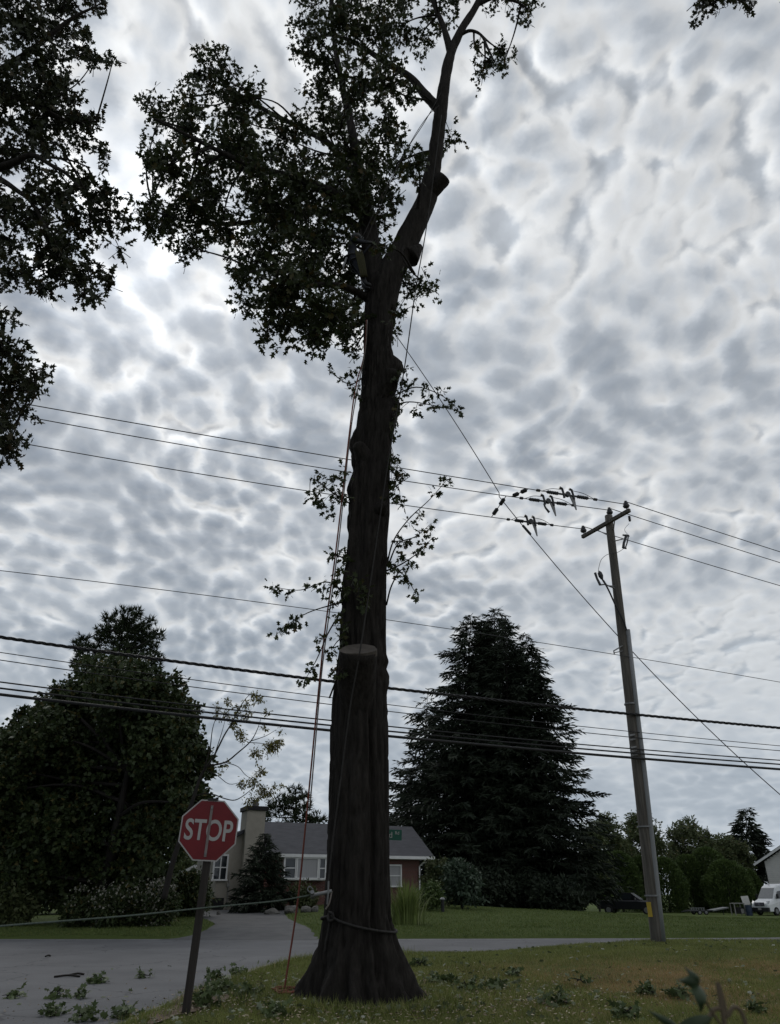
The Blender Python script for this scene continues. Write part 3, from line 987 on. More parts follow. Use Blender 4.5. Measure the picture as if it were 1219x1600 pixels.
# young shoots sprouting from the bare trunk
SHOOTS = [  # pixel path, Y's, clumps along it (px,py,r)
    ([(568, 590), (545, 600), (512, 578)], 12.3, [(550, 602, 9), (535, 592, 6), (515, 580, 6), (556, 575, 8), (558, 612, 8)]),
    ([(612, 620), (650, 605), (690, 618), (716, 640)], 12.2, [(640, 600, 10), (660, 603, 7), (690, 610, 7), (716, 640, 5), (625, 590, 14), (635, 575, 8), (628, 612, 12), (668, 622, 4), (700, 632, 4)]),
    ([(612, 635), (640, 628), (680, 634), (705, 640)], 12.1, [(650, 640, 4), (625, 640, 7), (675, 638, 4)]),
    ([(610, 700), (616, 670), (622, 650)], 12.2, [(620, 660, 7), (614, 680, 6), (616, 720, 9), (620, 735, 8), (612, 750, 7)]),
    ([(552, 790), (520, 770), (488, 748), (484, 775)], 12.2, [(495, 742, 7), (510, 750, 12), (530, 742, 11), (490, 772, 12), (505, 785, 13), (525, 770, 14), (520, 800, 8), (540, 780, 8), (540, 735, 6)]),
    ([(604, 770), (625, 755), (640, 745)], 12.2, [(618, 750, 10), (628, 745, 8), (615, 775, 10), (625, 785, 6), (612, 715, 7)]),
    ([(604, 885), (615, 845), (640, 810), (672, 780), (698, 750)], 12.3, [(640, 818, 8), (655, 805, 4), (682, 770, 3), (697, 755, 4), (630, 845, 4)]),
    ([(606, 885), (622, 850), (650, 838), (674, 818)], 12.2, [(660, 836, 4), (672, 822, 4), (640, 846, 4)]),
    ([(604, 892), (630, 880), (655, 862), (676, 840)], 12.1, [(632, 868, 6), (645, 880, 5), (672, 848, 5), (618, 885, 6), (655, 860, 4)]),
    ([(604, 945), (612, 915), (628, 890), (640, 910), (650, 928)], 12.1, [(620, 890, 5), (636, 905, 4), (652, 928, 6), (630, 895, 4)]),
    ([(545, 878), (528, 868), (515, 868)], 12.2, [(522, 868, 7), (540, 876, 8), (534, 866, 5)]),
    ([(542, 935), (525, 915), (505, 910), (470, 922), (428, 918)], 12.1, [(520, 912, 12), (505, 920, 8), (532, 900, 9), (525, 938, 8), (540, 925, 8), (428, 920, 3), (485, 915, 3), (452, 925, 2)]),
    ([(540, 940), (520, 945), (480, 958), (435, 985)], 12.1, [(435, 985, 5), (450, 978, 3), (468, 970, 3)]),
    ([(541, 945), (515, 985), (495, 1030), (478, 1060)], 12.0, [(498, 998, 5), (485, 1042, 4), (476, 1060, 5), (530, 960, 5), (540, 975, 4)]),
    ([(545, 1000), (530, 1000), (518, 1015)], 12.1, [(532, 995, 3), (520, 1015, 3)]),
    ([(575, 925), (562, 918), (560, 935)], 11.85, [(560, 922, 10), (566, 940, 10), (556, 905, 7), (572, 930, 6)]),
    ([(515, 1090), (530, 1052), (540, 1040)], 11.9, [(532, 1050, 3), (538, 1042, 3)]),
]
for pts, Y, cl in SHOOTS:
    sb = MB()
    path = catmull([P(a, b, TY if i == 0 else Y) for i, (a, b) in enumerate(pts)], 6)
    sb.tube(path, np.linspace(.017, .005, len(path)), 5)
    for (a, b, r) in cl:
        c0 = P(a, b, Y + RG.normal() * .08)
        i0 = np.argmin(np.linalg.norm(path - c0, axis=1))
        sb.tube([path[i0], (path[i0] + c0) / 2 + RG.normal(size=3) * .02, c0], [.006, .005, .003], 4)
    bl = blobs_px([(a, b, r * .85) for a, b, r in cl], Y, .08)
    lm, tm = foliage(bl, 90, .115, OAK_V, OAK_F, lpt=5, tl=(.12, .3), shell=.7, droop=-.45)
    sh_ = kid(sb, 'shoot', M['bark_far'], oak)
    lf_ = kid(lm, 'leaves', M['oak'], oak, kind='stuff')
    lf_.parent = sh_

# ------------------------------------------------------------------ neighbouring oaks reaching into the top corners
TLB = [(30, 30, 50), (80, 40, 42), (105, 12, 38), (140, -5, 25), (160, 2, 10), (132, 82, 22), (150, 92, 16), (176, 96, 11), (60, 95, 48), (20, 150, 55), (70, 150, 42), (95, 130, 24), (118, 180, 26), (95, 195, 30), (140, 182, 14), (154, 190, 8), (120, 215, 18), (60, 200, 40), (25, 240, 42), (75, 222, 18), (160, 235, 9), (165, 255, 7), (128, 278, 22), (110, 300, 28), (150, 300, 22), (85, 310, 30), (168, 312, 14), (150, 335, 24), (175, 345, 14), (120, 345, 28), (60, 330, 28), (20, 320, 30), (10, 380, 32), (75, 375, 30), (110, 385, 26), (45, 350, 20), (90, 420, 32), (130, 428, 22), (158, 425, 14), (170, 440, 8), (65, 455, 20), (45, 430, 18), (130, 460, 15), (145, 462, 9), (185, 388, 7), (20, 430, 16), (195, 345, 6),
       (8, 500, 17), (6, 545, 24), (38, 575, 20), (60, 578, 12), (20, 600, 28), (48, 605, 16), (15, 640, 20), (42, 640, 12), (10, 690, 18), (26, 682, 8), (5, 660, 15), (8, 712, 10),
       (-60, 60, 70), (-60, 180, 70), (-60, 300, 60), (-50, 420, 45), (-50, 560, 45), (-40, 660, 35), (40, -60, 60), (120, -60, 40), (-40, -60, 70)]
t2 = thing('oak_tree', 'dark leafy oak boughs hanging into the top left corner of the view', 'tree', (-12.5, 11.5, 0))
lb = MB()
trunk_pts = [(-12.5, 11.5, -.3), (-12.5, 11.5, 3), (-12.4, 11.3, 8), (-12.2, 11.0, 13), (-12.0, 10.7, 18), (-11.9, 10.5, 23)]
q = catmull(trunk_pts, 8)
lb = bark_tube(q, np.interp(q[:, 2], [-.3, .5, 3, 12, 23], [.75, .55, .45, .33, .08]), 24, .08, 90)
kid(lb, 'trunk', M['bark'], t2, smooth=True)
nodes2 = [q[16:]]
for pts, Ys, w in [([(-260, 330), (-120, 290), (0, 262), (48, 243), (80, 258), (108, 275), (140, 312)], [10.8, 10.2, 9.6, 9.4, 9.3, 9.2, 9.2], [40, 26, 12, 8, 6, 5, 3]),
                   ([(48, 243), (90, 247), (115, 252), (140, 262)], [9.4, 9.3, 9.2, 9.2], [5, 4, 3, 2]),
                   ([(-220, 240), (-90, 150), (0, 110), (60, 70), (110, 30), (150, 10)], [10.7, 10.1, 9.6, 9.5, 9.4, 9.4], [34, 20, 11, 8, 5, 3]),
                   ([(-260, 350), (-100, 290), (-20, 275), (30, 300), (55, 325), (90, 390), (130, 440)], [10.8, 10.2, 9.7, 9.5, 9.5, 9.4, 9.3], [34, 18, 10, 7, 5, 4, 2]),
                   ([(-240, 620), (-100, 590), (-30, 580), (20, 590), (55, 600)], [11.0, 10.4, 10.0, 9.9, 9.9], [24, 12, 7, 5, 2]),
                   ([(-60, 120), (0, 130), (60, 165), (110, 190), (150, 190)], [10.0, 9.7, 9.5, 9.4, 9.4], [14, 9, 6, 4, 2])]:
    c, r = px_limb(pts, Ys, w)
    kid(bark_tube(c, r, 12, .07, 95), 'limb', M['bark'], t2, smooth=True)
    nodes2.append(c[6:])
b2 = blobs_px(TLB, 9.5, .5, 1.3)
lm, tm = foliage(b2, 42, .132, OAK_V, OAK_F, lpt=10, tl=(.22, .55), shell=.6)
kid(lm, 'crown', M['oak2'], t2, kind='stuff')
kid(tm, 'twigs', M['bark_far'], t2, kind='stuff')
bb = MB()
connect(bb, [b for b in b2 if b[2] > .06], np.concatenate(nodes2), .02, .008)
kid(bb, 'boughs', M['bark'], t2, kind='stuff')

t3 = thing('oak_tree', 'oak twigs just showing at the top right edge of the view', 'tree', (11.5, 9.5, 0))
q = catmull([(11.5, 9.5, -.3), (11.5, 9.5, 4), (11.3, 9.4, 10), (11.1, 9.3, 16), (11, 9.3, 21)], 8)
kid(bark_tube(q, np.interp(q[:, 2], [-.3, .5, 4, 12, 21], [.7, .5, .42, .3, .08]), 20, .08, 70), 'trunk', M['bark'], t3, smooth=True)
nd3 = [q[14:]]
for pts, Ys, w in [([(1420, 60), (1330, -10), (1240, -40), (1170, -25), (1120, -8)], [9.3, 9.2, 9.1, 9.0, 9.0], [16, 12, 8, 6, 3])]:
    c, r = px_limb(pts, Ys, w)
    kid(bark_tube(c, r, 10, .07, 96), 'limb', M['bark'], t3, smooth=True)
    nd3.append(c)
b3 = blobs_px([(1096, 10, 12), (1088, 22, 7), (1112, -2, 16), (1128, 6, 10), (1160, 0, 9), (1178, 2, 5), (1148, -20, 18), (1190, -35, 22), (1230, -50, 30), (1270, -30, 26), (1300, -60, 40), (1370, -40, 45), (1400, 20, 40)], 9.0, .25, 1.2)
lm, tm = foliage(b3, 60, .13, OAK_V, OAK_F, lpt=10, tl=(.2, .45), shell=.55)
kid(lm, 'crown', M['oak2'], t3, kind='stuff')
bb = MB()
connect(bb, b3, np.concatenate(nd3), .015, .006)
bb.raw(np.concatenate(tm.v), np.concatenate([f[1] for f in tm.f]))
kid(bb, 'twigs', M['bark_far'], t3, kind='stuff')

# ------------------------------------------------------------------ background trees
def crown_blobs(c, r, n, br, rg, low=-.9, pw=1.0):
    """lumps over the shell of an ellipsoid plus a filled middle"""
    out = []
    c, r = np.array(c, float), np.array(r, float)
    while len(out) < n:
        d = unit(rg.normal(size=3))
        if d[2] < low:
            continue
        s = rg.uniform(.55, 1.0)
        b = br * rg.uniform(.65, 1.25)
        out.append((c + d * r * s, np.array((b, b, b * .85)), pw))
    return out


def broad_tree(name, label, base, trunk_h, blobs, leafm, leaf, per, V=MAP_V, Fc=MAP_F, tr=.22, seed=1, lpt=9, tl=(.3, .7), group=None, cat='tree', bark='bark_far'):
    rg = np.random.default_rng(seed)
    t = thing(name, label, cat, tuple(base), group)
    base = np.array(base, float)
    top = base + np.array((rg.normal() * .3, rg.normal() * .3, trunk_h))
    q = catmull([base - (0, 0, .3), base + (0, 0, .2 * trunk_h), (base + top) / 2 + rg.normal(size=3) * .12, top], 5)
    kid(bark_tube(q, np.linspace(tr * 1.25, tr * .35, len(q)), 10, .1, seed), 'trunk', M[bark], t, smooth=True)
    bb = MB()
    connect(bb, blobs[::2], q[len(q) // 3:], tr * .3, tr * .08)
    kid(bb, 'branches', M[bark], t, kind='stuff')
    lm, tm = foliage(blobs, per, leaf, V, Fc, lpt=lpt, tl=tl, rg=rg, shell=.5)
    kid(lm, 'crown', M[leafm], t, kind='stuff')
    return t


def gpt(px, py, Y):
    """ground point under a pixel column at distance Y"""
    p = P(px, py, Y)
    # keep the column: solve X again at ground height
    z = gz(p[0], Y)
    t = (Y * CP + (z - CH) * SP) / F
    return np.array(((px - X0) * t, Y, z))


rg = np.random.default_rng(21)
# the big maple left of the house
MAPB = [(60, 1180, 55), (130, 1130, 60), (190, 1080, 50), (150, 1060, 36), (210, 1120, 55), (250, 1090, 40), (270, 1130, 36), (255, 1170, 55), (290, 1160, 30), (300, 1115, 16), (310, 1190, 26), (280, 1220, 45), (295, 1255, 26), (320, 1245, 10), (240, 1260, 60), (180, 1200, 70), (110, 1210, 65), (50, 1250, 65), (20, 1200, 30), (30, 1150, 26), (40, 1120, 16), (90, 1110, 34), (80, 1150, 45),
        (20, 1300, 50), (90, 1300, 65), (160, 1300, 65), (230, 1320, 55), (265, 1300, 34), (40, 1360, 45), (110, 1365, 50), (180, 1370, 45), (235, 1372, 30), (-20, 1240, 55), (-40, 1320, 55), (-60, 1180, 30), (220, 1060, 26), (180, 1045, 22), (8, 1170, 15), (120, 1085, 30)]
mbl = blobs_px(MAPB, 38, 1.6, 1.5, rg)
broad_tree('maple_tree', 'large round dark green maple behind the flowering shrubs left of the house', gpt(150, 1430, 38), 6.5, mbl, 'maple', .235, 215, tr=.35, seed=3, lpt=10, tl=(.5, 1.1))


def pine_tufts(blobs, per, size, rg, m='pine', need=10):
    lm = MB()
    for c, r, w in blobs:
        n = max(4, int(per * w))
        d = unit(rg.normal(size=(n, 3)))
        p = c + d * (rg.random((n, 1)) ** .5) * r
        ax = unit(np.repeat(d * .7, need, 0).reshape(n, need, 3) + rg.normal(size=(n, need, 3)) * .6 + np.array((0, 0, .5)))
        pp = np.repeat(p[:, None], need, 1)
        scatter(lm, pp.reshape(-1, 3), ax.reshape(-1, 3), size * rg.uniform(.6, 1.1, n * need), NEE_V * np.array((1.6, 1, 1)), NEE_F, .2, 0, None, rg)
    return lm


def pine(name, label, base, top_px, Y, blobs_l, seed, tuft, per, lean=0, tr=.25):
    rg = np.random.default_rng(seed)
    t = thing(name, label, 'tree', tuple(base))
    top = P(top_px[0], top_px[1], Y)
    q = catmull([base - (0, 0, .3), base * .6 + top * .4 + rg.normal(size=3) * .1, top], 8)
    kid(bark_tube(q, np.linspace(tr, tr * .2, len(q)), 10, .08, seed), 'trunk', M['bark_far'], t, smooth=True)
    bl = blobs_px(blobs_l, Y, .8, 1.2, rg)
    bb = MB()
    connect(bb, bl, q[len(q) // 2:], tr * .35, tr * .1, .05)
    kid(bb, 'branches', M['bark_far'], t, kind='stuff')
    kid(pine_tufts(bl, per, tuft, rg), 'crown', M['pine'], t, kind='stuff')
    return t


pine('pine_tree', 'dark pine top rising above and behind the big maple', gpt(190, 1425, 47), (200, 955), 47,
     [(195, 965, 16), (180, 985, 20), (215, 985, 20), (200, 1005, 26), (160, 1000, 14), (230, 1000, 14), (245, 995, 9), (252, 990, 5), (130, 1002, 11), (118, 1010, 8), (140, 1020, 16), (235, 1015, 12), (215, 960, 9), (235, 972, 8), (160, 985, 9), (170, 968, 9), (125, 1030, 14), (240, 1035, 16), (190, 1040, 34)], 31, .42, 420)
pine('pine_tree', 'flat-topped pine behind the house roof beside the chimney', gpt(462, 1400, 78), (462, 1240), 78,
     [(462, 1240, 12), (450, 1247, 10), (477, 1246, 9), (436, 1256, 11), (422, 1264, 10), (418, 1276, 9), (455, 1260, 13), (478, 1262, 10), (470, 1276, 14), (440, 1275, 12), (494, 1278, 10), (503, 1282, 7), (485, 1288, 12), (455, 1288, 10)], 33, .6, 380)


def conifer(name, label, base, top, rad, seed, levels=46, per=9, spray=.55, droop=.35, start=.06, m='conifer', rad_fn=None, dens=1.0, group=None, tr=.22, bend=.5, wide=.62):
    rg = np.random.default_rng(seed)
    base, top = np.array(base, float), np.array(top, float)
    H = top[2] - base[2]
    t = thing(name, label, 'tree', tuple(base), group)
    q = np.array([base + (top - base) * s for s in np.linspace(-.02, 1, 12)])
    kid(MB().tube(q, np.linspace(tr, .02, len(q)), 8), 'trunk', M['bark_far'], t, smooth=True)
    br = MB()
    P_, A_, S_ = [], [], []
    for s in np.linspace(start, .985, levels):
        k = per + int(rg.integers(0, 3))
        prof_ = rad_fn(s) if rad_fn else (1 - s) ** .8
        R_ = rad * prof_ + .12
        for a in rg.random(k) * 2 * math.pi:
            r_ = R_ * (rg.uniform(.55, 1.05) if rg.random() > .18 else rg.uniform(1.0, 1.28))
            o = base + (top - base) * min(1, max(0, s + rg.normal() * .02))
            dr = np.array((math.cos(a), math.sin(a), 0))
            u = np.linspace(0, 1, 7)
            # spruce habit: out, down, tip turned up
            z = bend * r_ * ((.28 + rg.normal() * .16) * u - droop * rg.uniform(.7, 1.25) * 1.9 * u ** 1.6 + .55 * droop * u ** 4)
            pts = o + dr * (u * r_)[:, None] + np.stack((0 * u, 0 * u, z), 1)
            br.tube(pts[[0, 2, 4, 6]], np.linspace(.012 + .012 * r_ / 3, .005, 4), 3, cap=False)
            n = int((12 + 46 * r_ / max(rad, .1)) * dens * (r_ / .9) ** .35)
            uu = rg.uniform(.12, 1.03, n) ** .8
            pp = np.stack([np.interp(uu, u, pts[:, i]) for i in range(3)], 1)
            side = np.cross(dr, (0, 0, 1)) * rg.choice((-1, 1), n)[:, None]
            ax = dr * rg.uniform(.35, 1.0, (n, 1)) + side * rg.uniform(.1, .9, (n, 1)) + np.array((0, 0, -1)) * rg.uniform(-.15, .75, (n, 1))
            P_.append(pp)
            A_.append(ax)
            S_.append(spray * rg.uniform(.5, 1.15, n) * (.5 + .5 * min(1, r_ / 1.2)))
    kid(br, 'branches', M['bark_far'], t, kind='stuff')
    lm = MB()
    P_, A_, S_ = np.concatenate(P_), np.concatenate(A_), np.concatenate(S_)
    SPV = np.array([(0, 0, 0), (.14, .28, 0), (.05, .42, 0), (.12, .66, -.02), (0, 1, -.04), (-.12, .66, -.02), (-.05, .42, 0), (-.14, .28, 0)])
    SPF = np.array([(0, 1, 2), (0, 2, 6), (0, 6, 7), (2, 3, 4), (2, 4, 6), (6, 4, 5)])
    scatter(lm, P_, A_, S_, SPV, SPF, .5, 0, S_ * wide, rg)
    kid(lm, 'crown', M[m], t, kind='stuff')
    return t


# the dark spruces right of the trunk: three stems grown together
def spr(s):
    return 1.03 * (1 - s) ** .72 if s > .22 else .86


conifer('spruce_tree', 'tallest middle stem of the dark spruce clump right of the trunk', gpt(775, 1425, 66), P(773, 955, 66), 8.8, 41, 66, 10, .82, .42, rad_fn=spr, dens=.95)
conifer('spruce_tree', 'left stem of the dark spruce clump, its tip nearest the oak trunk', gpt(715, 1420, 65), P(736, 962, 65), 7.0, 42, 56, 9, .80, .42, rad_fn=spr, dens=.85)
conifer('spruce_tree', 'right stem of the dark spruce clump with drooping boughs towards the pole', gpt(846, 1428, 64), P(822, 990, 64), 6.7, 43, 56, 9, .82, .45, rad_fn=lambda s: (1 - s) ** .75 if s > .24 else .80, dens=.9)
conifer('spruce_tree', 'slender stem between the tallest tip and the right stem of the spruce clump', gpt(800, 1425, 63), P(790, 962, 63), 4.6, 47, 50, 7, .78, .42, rad_fn=spr, dens=.7)
conifer('spruce_tree', 'slender stem between the left tip and the tallest tip of the spruce clump', gpt(752, 1425, 67), P(757, 972, 67), 4.4, 48, 50, 7, .78, .42, rad_fn=spr, dens=.7)
conifer('spruce_tree', 'low spruce at the left foot of the dark clump behind the roof', gpt(650, 1415, 74), P(668, 1090, 72), 5.6, 44, 36, 7, 1.0, .4, rad_fn=spr, dens=.6)
# small dark evergreen before the house
conifer('small_conifer', 'small dark cone-shaped evergreen in front of the bay window', gpt(408, 1420, 46), P(414, 1303, 46), 1.65, 45, 26, 8, .5, .05, start=.02, rad_fn=lambda s: (1 - s) ** .7, dens=.75, tr=.1)
# lone conifer at the right skyline
conifer('fir_tree', 'ragged fir tip on the skyline beside the white house', gpt(1170, 1420, 105), P(1166, 1262, 105), 4.4, 46, 20, 6, 1.5, .02, start=.3, dens=.5, tr=.25)


def simple_tree(name, label, px, py_top, py_bot, w, Y, leafm, leaf, n, br, per, seed, V=DIA_V, Fc=DIA_F, cat='tree', group=None, shape=(1, 1, 1), lpt=9, tl=(.4, .9), trk=True, wt_=1.0):
    """round or conical mass of leaves between two pixel rows"""
    rg = np.random.default_rng(seed)
    b = gpt(px, py_bot, Y)
    top = P(px, py_top, Y)
    H = top[2] - b[2]
    r = w / 2 * mpp(py_bot, Y)
    c = b + np.array((0, 0, H * .52))
    bl = crown_blobs(c, (max(r - br * .5, .1), max(r - br * .5, .1), H * .48 - br * .4), n, br, rg, -.95, wt_)
    bl = [(cc, rr_, w_) for cc, rr_, w_ in bl]
    return broad_tree(name, label, b, H * .55, bl, leafm, leaf, per, V, Fc, max(.05, r * .06), seed, lpt, tl, group, cat)


def arbor(name, label, px, py_top, py_bot, w, Y, seed, m='hedge'):
    """dense rounded evergreen: leaves over an egg-shaped surface"""
    rg = np.random.default_rng(seed)
    b = gpt(px, py_bot, Y)
    top = P(px, py_top, Y)
    H = top[2] - b[2]
    r = w / 2 * mpp(py_bot, Y)
    t = thing(name, label, 'shrub', tuple(b))
    kid(MB().tube([b - (0, 0, .2), b + (0, 0, H * .6)], [.12, .05], 7), 'trunk', M['bark_far'], t)
    n = 9000
    s = rg.random(n) ** .9
    a = rg.random(n) * 2 * math.pi
    prof_ = np.sqrt(np.clip(1 - ((s - .38) / .62) ** 2, 0, 1)) * np.where(s < .38, .9 + .1 * s / .38, 1)
    lump = 1 + .14 * vnoise(np.stack((np.cos(a) * 2.2, np.sin(a) * 2.2, s * 5), -1), seed) + .08 * vnoise(np.stack((np.cos(a) * 6, np.sin(a) * 6, s * 13), -1), seed + 1)
    rr_ = r * prof_ * lump * rg.uniform(.72, 1.0, n) ** .5
    p = np.stack((np.cos(a) * rr_, np.sin(a) * rr_, s * H), 1) + b
    ax = np.stack((np.cos(a), np.sin(a), rg.uniform(.2, 1.6, n)), 1) + rg.normal(size=(n, 3)) * .3
    lm = MB()
    scatter(lm, p, ax, .34 * rg.uniform(.6, 1.2, n), DIA_V, DIA_F, .3, 0, None, rg)
    kid(lm, 'crown', M[m], t, kind='stuff')
    return t


# skyline trees right of the spruces
simple_tree('background_tree', 'thin tree peeking out between the dark spruces and the pole', 965, 1262, 1420, 60, 96, 'bgtree', .38, 26, 1.3, 40, 61)
simple_tree('background_tree', 'pale green tree right behind the utility pole', 1022, 1264, 1420, 78, 100, 'bgtree', .40, 36, 1.4, 42, 62)
simple_tree('background_tree', 'widest rounded green tree on the skyline right of the pole', 1100, 1276, 1420, 105, 104, 'bgtree', .40, 60, 1.5, 42, 63)
simple_tree('background_tree', 'dull green tree in front of the lone fir tip', 1158, 1300, 1420, 62, 100, 'bgtree', .40, 34, 1.4, 40, 64)
simple_tree('background_tree', 'small yellowish tree low beside the right foot of the spruces', 938, 1275, 1424, 50, 80, 'bgtree', .36, 24, 1.1, 40, 65)
simple_tree('background_tree', 'far tree filling the gap between small yellowish tree and pole', 990, 1300, 1420, 80, 110, 'bgtree', .40, 34, 1.6, 40, 66)
simple_tree('background_tree', 'dim tree at the far left behind the shrubs by the frame edge', -20, 1200, 1430, 180, 62, 'maple', .36, 60, 1.7, 40, 67)
simple_tree('background_tree', 'distant tree behind the grey gable left of the house', 290, 1315, 1410, 90, 84, 'bgtree', .36, 34, 1.3, 40, 68)
simple_tree('background_tree', 'distant tree behind the house chimney', 350, 1300, 1410, 80, 92, 'bgtree', .36, 28, 1.3, 40, 69)
# clipped evergreens in a row behind the parked vehicles
HEDGE = [(975, 1332, 66, 92, 'round evergreen left of the pole behind the dark pickup'), (1012, 1340, 46, 94, 'narrow evergreen hidden mostly by the utility pole'),
         (1048, 1342, 60, 91, 'round evergreen just right of the utility pole'), (1088, 1338, 62, 94, 'tall evergreen behind the flat trailer'),
         (1118, 1326, 66, 94, 'highest of the clipped evergreens behind the trailer end'), (1146, 1346, 72, 90, 'bright topped round evergreen next to the white house'), (1180, 1360, 36, 92, 'small evergreen tight against the white house corner')]
for i, (px, pt, w, Y, lab) in enumerate(HEDGE):
    arbor('evergreen_shrub', lab, px, pt, 1428, w, Y, 70 + i)
# shrubs round the house
simple_tree('shrub', 'blue-green drooping shrub at the right end of the house', 722, 1345, 1412, 62, 47, 'bluegreen', .30, 26, .55, 34, 81, cat='shrub', lpt=8)
simple_tree('shrub', 'brownish green bush beside the house downspout', 684, 1342, 1410, 42, 50, 'shrubg', .22, 22, .5, 34, 82, cat='shrub', lpt=8)
simple_tree('shrub', 'low dark bush under the blue-green shrub on the lawn edge', 672, 1380, 1414, 36, 45, 'hedge', .20, 16, .4, 34, 83, cat='shrub', lpt=8)
simple_tree('shrub', 'dark bush at the left corner of the house by the driveway', 292, 1368, 1436, 66, 42, 'maple', .22, 34, .6, 36, 84, cat='shrub')
simple_tree('shrub', 'yellow green bush right of the small evergreen under the window', 470, 1385, 1412, 46, 47, 'shrubg', .2, 16, .4, 34, 85, cat='shrub')
simple_tree('shrub', 'grey green bush cut by the left frame edge', 8, 1392, 1446, 84, 36, 'shrubg', .24, 34, .6, 36, 86, cat='shrub')
for i, (px, w, lab) in enumerate([(120, 50, 'flowering shrub farthest left in the row under the maple'), (165, 60, 'second pale flowering shrub under the maple'), (210, 60, 'third pale flowering shrub under the maple'), (245, 50, 'whitest flowering shrub nearest the stop sign')]):
    t = simple_tree('flowering_shrub', lab, px, (1402, 1390, 1396, 1384)[i], 1434, w, 34.6 + (.5, -.3, .3, 0)[i], 'maple', .17, 24, .42, 30, 90 + i, cat='shrub', tl=(.3, .85), lpt=8)
    rg = np.random.default_rng(95 + i)
    b = np.array(t.location)
    n = [70, 150, 170, 420][i]
    r_ = w / 2 * mpp(1430, 34.6)
    d = unit(rg.normal(size=(n, 3)) + np.array((0, -.5, .3)))
    p = b + np.array((0, 0, .85)) + d * np.array((r_, r_, .95)) * rg.uniform(.7, 1.12, (n, 1))
    lm = MB()
    scatter(lm, p, rg.normal(size=(n, 3)), .11 * rg.uniform(.5, 1.2, n), MAP_V, MAP_F, .8, 0, None, rg)
    kid(lm, 'flowers', M['flower'], t, kind='stuff')

# sparse leaning tree before the maple
lt = thing('leaning_tree', 'thin leaning tree with sparse yellowish leaves behind the stop sign', 'tree', tuple(gpt(258, 1405, 33.5)))
LY = 33.5
lb = MB()
trunk = px_limb([(256, 1405), (268, 1355), (285, 1300), (303, 1245), (313, 1215), (322, 1198)], [LY] * 6, [10, 9, 7.5, 6, 5, 4.5])
kid(bark_tube(trunk[0], trunk[1], 10, .06, 3), 'trunk', M['bark_far'], lt, smooth=True)
lnodes = []
for pts, w in [([(322, 1198), (335, 1180), (350, 1150), (362, 1130), (378, 1100), (390, 1085)], [3.2, 2.8, 2.4, 2, 1.4, .8]), ([(318, 1205), (328, 1170), (332, 1140), (338, 1120)], [2.2, 1.8, 1.3, .8]),
               ([(324, 1197), (352, 1191), (372, 1176), (392, 1158), (402, 1140), (408, 1122)], [3.2, 2.6, 2.2, 1.8, 1.2, .7]), ([(392, 1158), (415, 1150), (432, 1140)], [1.4, 1.0, .6]), ([(352, 1191), (372, 1198), (385, 1212), (405, 1222)], [1.4, 1.2, 1, .6]),
               ([(322, 1203), (340, 1212), (358, 1225), (378, 1222)], [1.6, 1.3, 1, .6]), ([(388, 1160), (412, 1162), (425, 1168)], [1.2, .9, .6]), ([(336, 1242), (352, 1248), (368, 1250), (385, 1240), (398, 1228)], [2, 1.8, 1.5, 1.2, .7]), ([(303, 1245), (320, 1240), (336, 1242)], [2.5, 2.2, 2]),
               ([(335, 1180), (345, 1150), (352, 1125)], [1.5, 1.1, .6])]:
    c, r = px_limb(pts, [LY + RG.normal() * .2] * len(pts), w, n=4)
    lb.tube(c, r, 6)
    lnodes.append(c)
kid(lb, 'branches', M['bark_far'], lt)
LB = [(395, 1088, 7), (405, 1092, 7), (385, 1100, 6), (370, 1104, 6), (355, 1095, 6), (415, 1115, 5), (385, 1120, 8), (365, 1130, 9), (352, 1118, 8), (340, 1110, 7), (375, 1145, 8), (380, 1155, 5), (412, 1135, 5), (425, 1165, 12), (435, 1160, 8), (420, 1175, 6), (440, 1143, 4), (398, 1178, 8), (405, 1180, 5), (408, 1207, 8), (395, 1222, 10), (410, 1235, 9), (420, 1240, 8), (428, 1230, 5), (378, 1225, 7), (440, 1228, 4), (352, 1195, 4), (405, 1245, 6), (385, 1255, 4), (395, 1250, 6), (345, 1205, 3), (372, 1115, 6)]
lbl = blobs_px(LB, LY, .3)
lm, tm = foliage(lbl, 420, .155, DIA_V * np.array((.9, 1, 1)), DIA_F, lpt=6, tl=(.2, .5), shell=.7, droop=-.5)
kid(lm, 'crown', M['paleleaf'], lt, kind='stuff')
kid(tm, 'twigs', M['bark_far'], lt, kind='stuff')
# tall ornamental grass right of the trunk
pg = gpt(636, 1452, 35.5)
og = thing('ornamental_grass', 'tall clump of arching ornamental grass just right of the trunk', 'plant', tuple(pg))
rg = np.random.default_rng(7)
gm = MB()
for i in range(620):
    a = rg.random() * 2 * math.pi
    r0 = abs(rg.normal()) * .32
    st = pg + np.array((math.cos(a) * r0, math.sin(a) * r0, -.05))
    h = rg.uniform(.9, 1.95)
    out = rg.uniform(.15, .95)
    u = np.linspace(0, 1, 5)
    path = st + np.stack((math.cos(a) * out * u ** 2, math.sin(a) * out * u ** 2, h * (u * 1.15 - .40 * u ** 3 * out * 1.3)), 1)
    sdv = np.array((-math.sin(a), math.cos(a), 0)) * rg.uniform(.016, .034)
    wv = (1 - u[:, None] ** 1.5) * sdv
    v = np.concatenate((path + wv, path - wv))
    gm.add(v, [(k, k + 1, 6 + k, 5 + k) for k in range(4)])
gm.build('blades', M['pampas'], og, loc=tuple(pg), kind='stuff')

# ------------------------------------------------------------------ the brick split-level house
HA = P(405, 1400, 50)[:2]
HB = P(672, 1400, 54.5)[:2]
hu = unit(np.array((HB[0] - HA[0], HB[1] - HA[1])))
hn = np.array((hu[1], -hu[0]))             # towards the viewer
HL = np.linalg.norm(HB - HA)
HG = 0.45


def hp(s, d, z):
    """s metres along the front from its left end, d metres out from the front, height z"""
    p = HA + hu * s + hn * d
    return np.array((p[0], p[1], z))


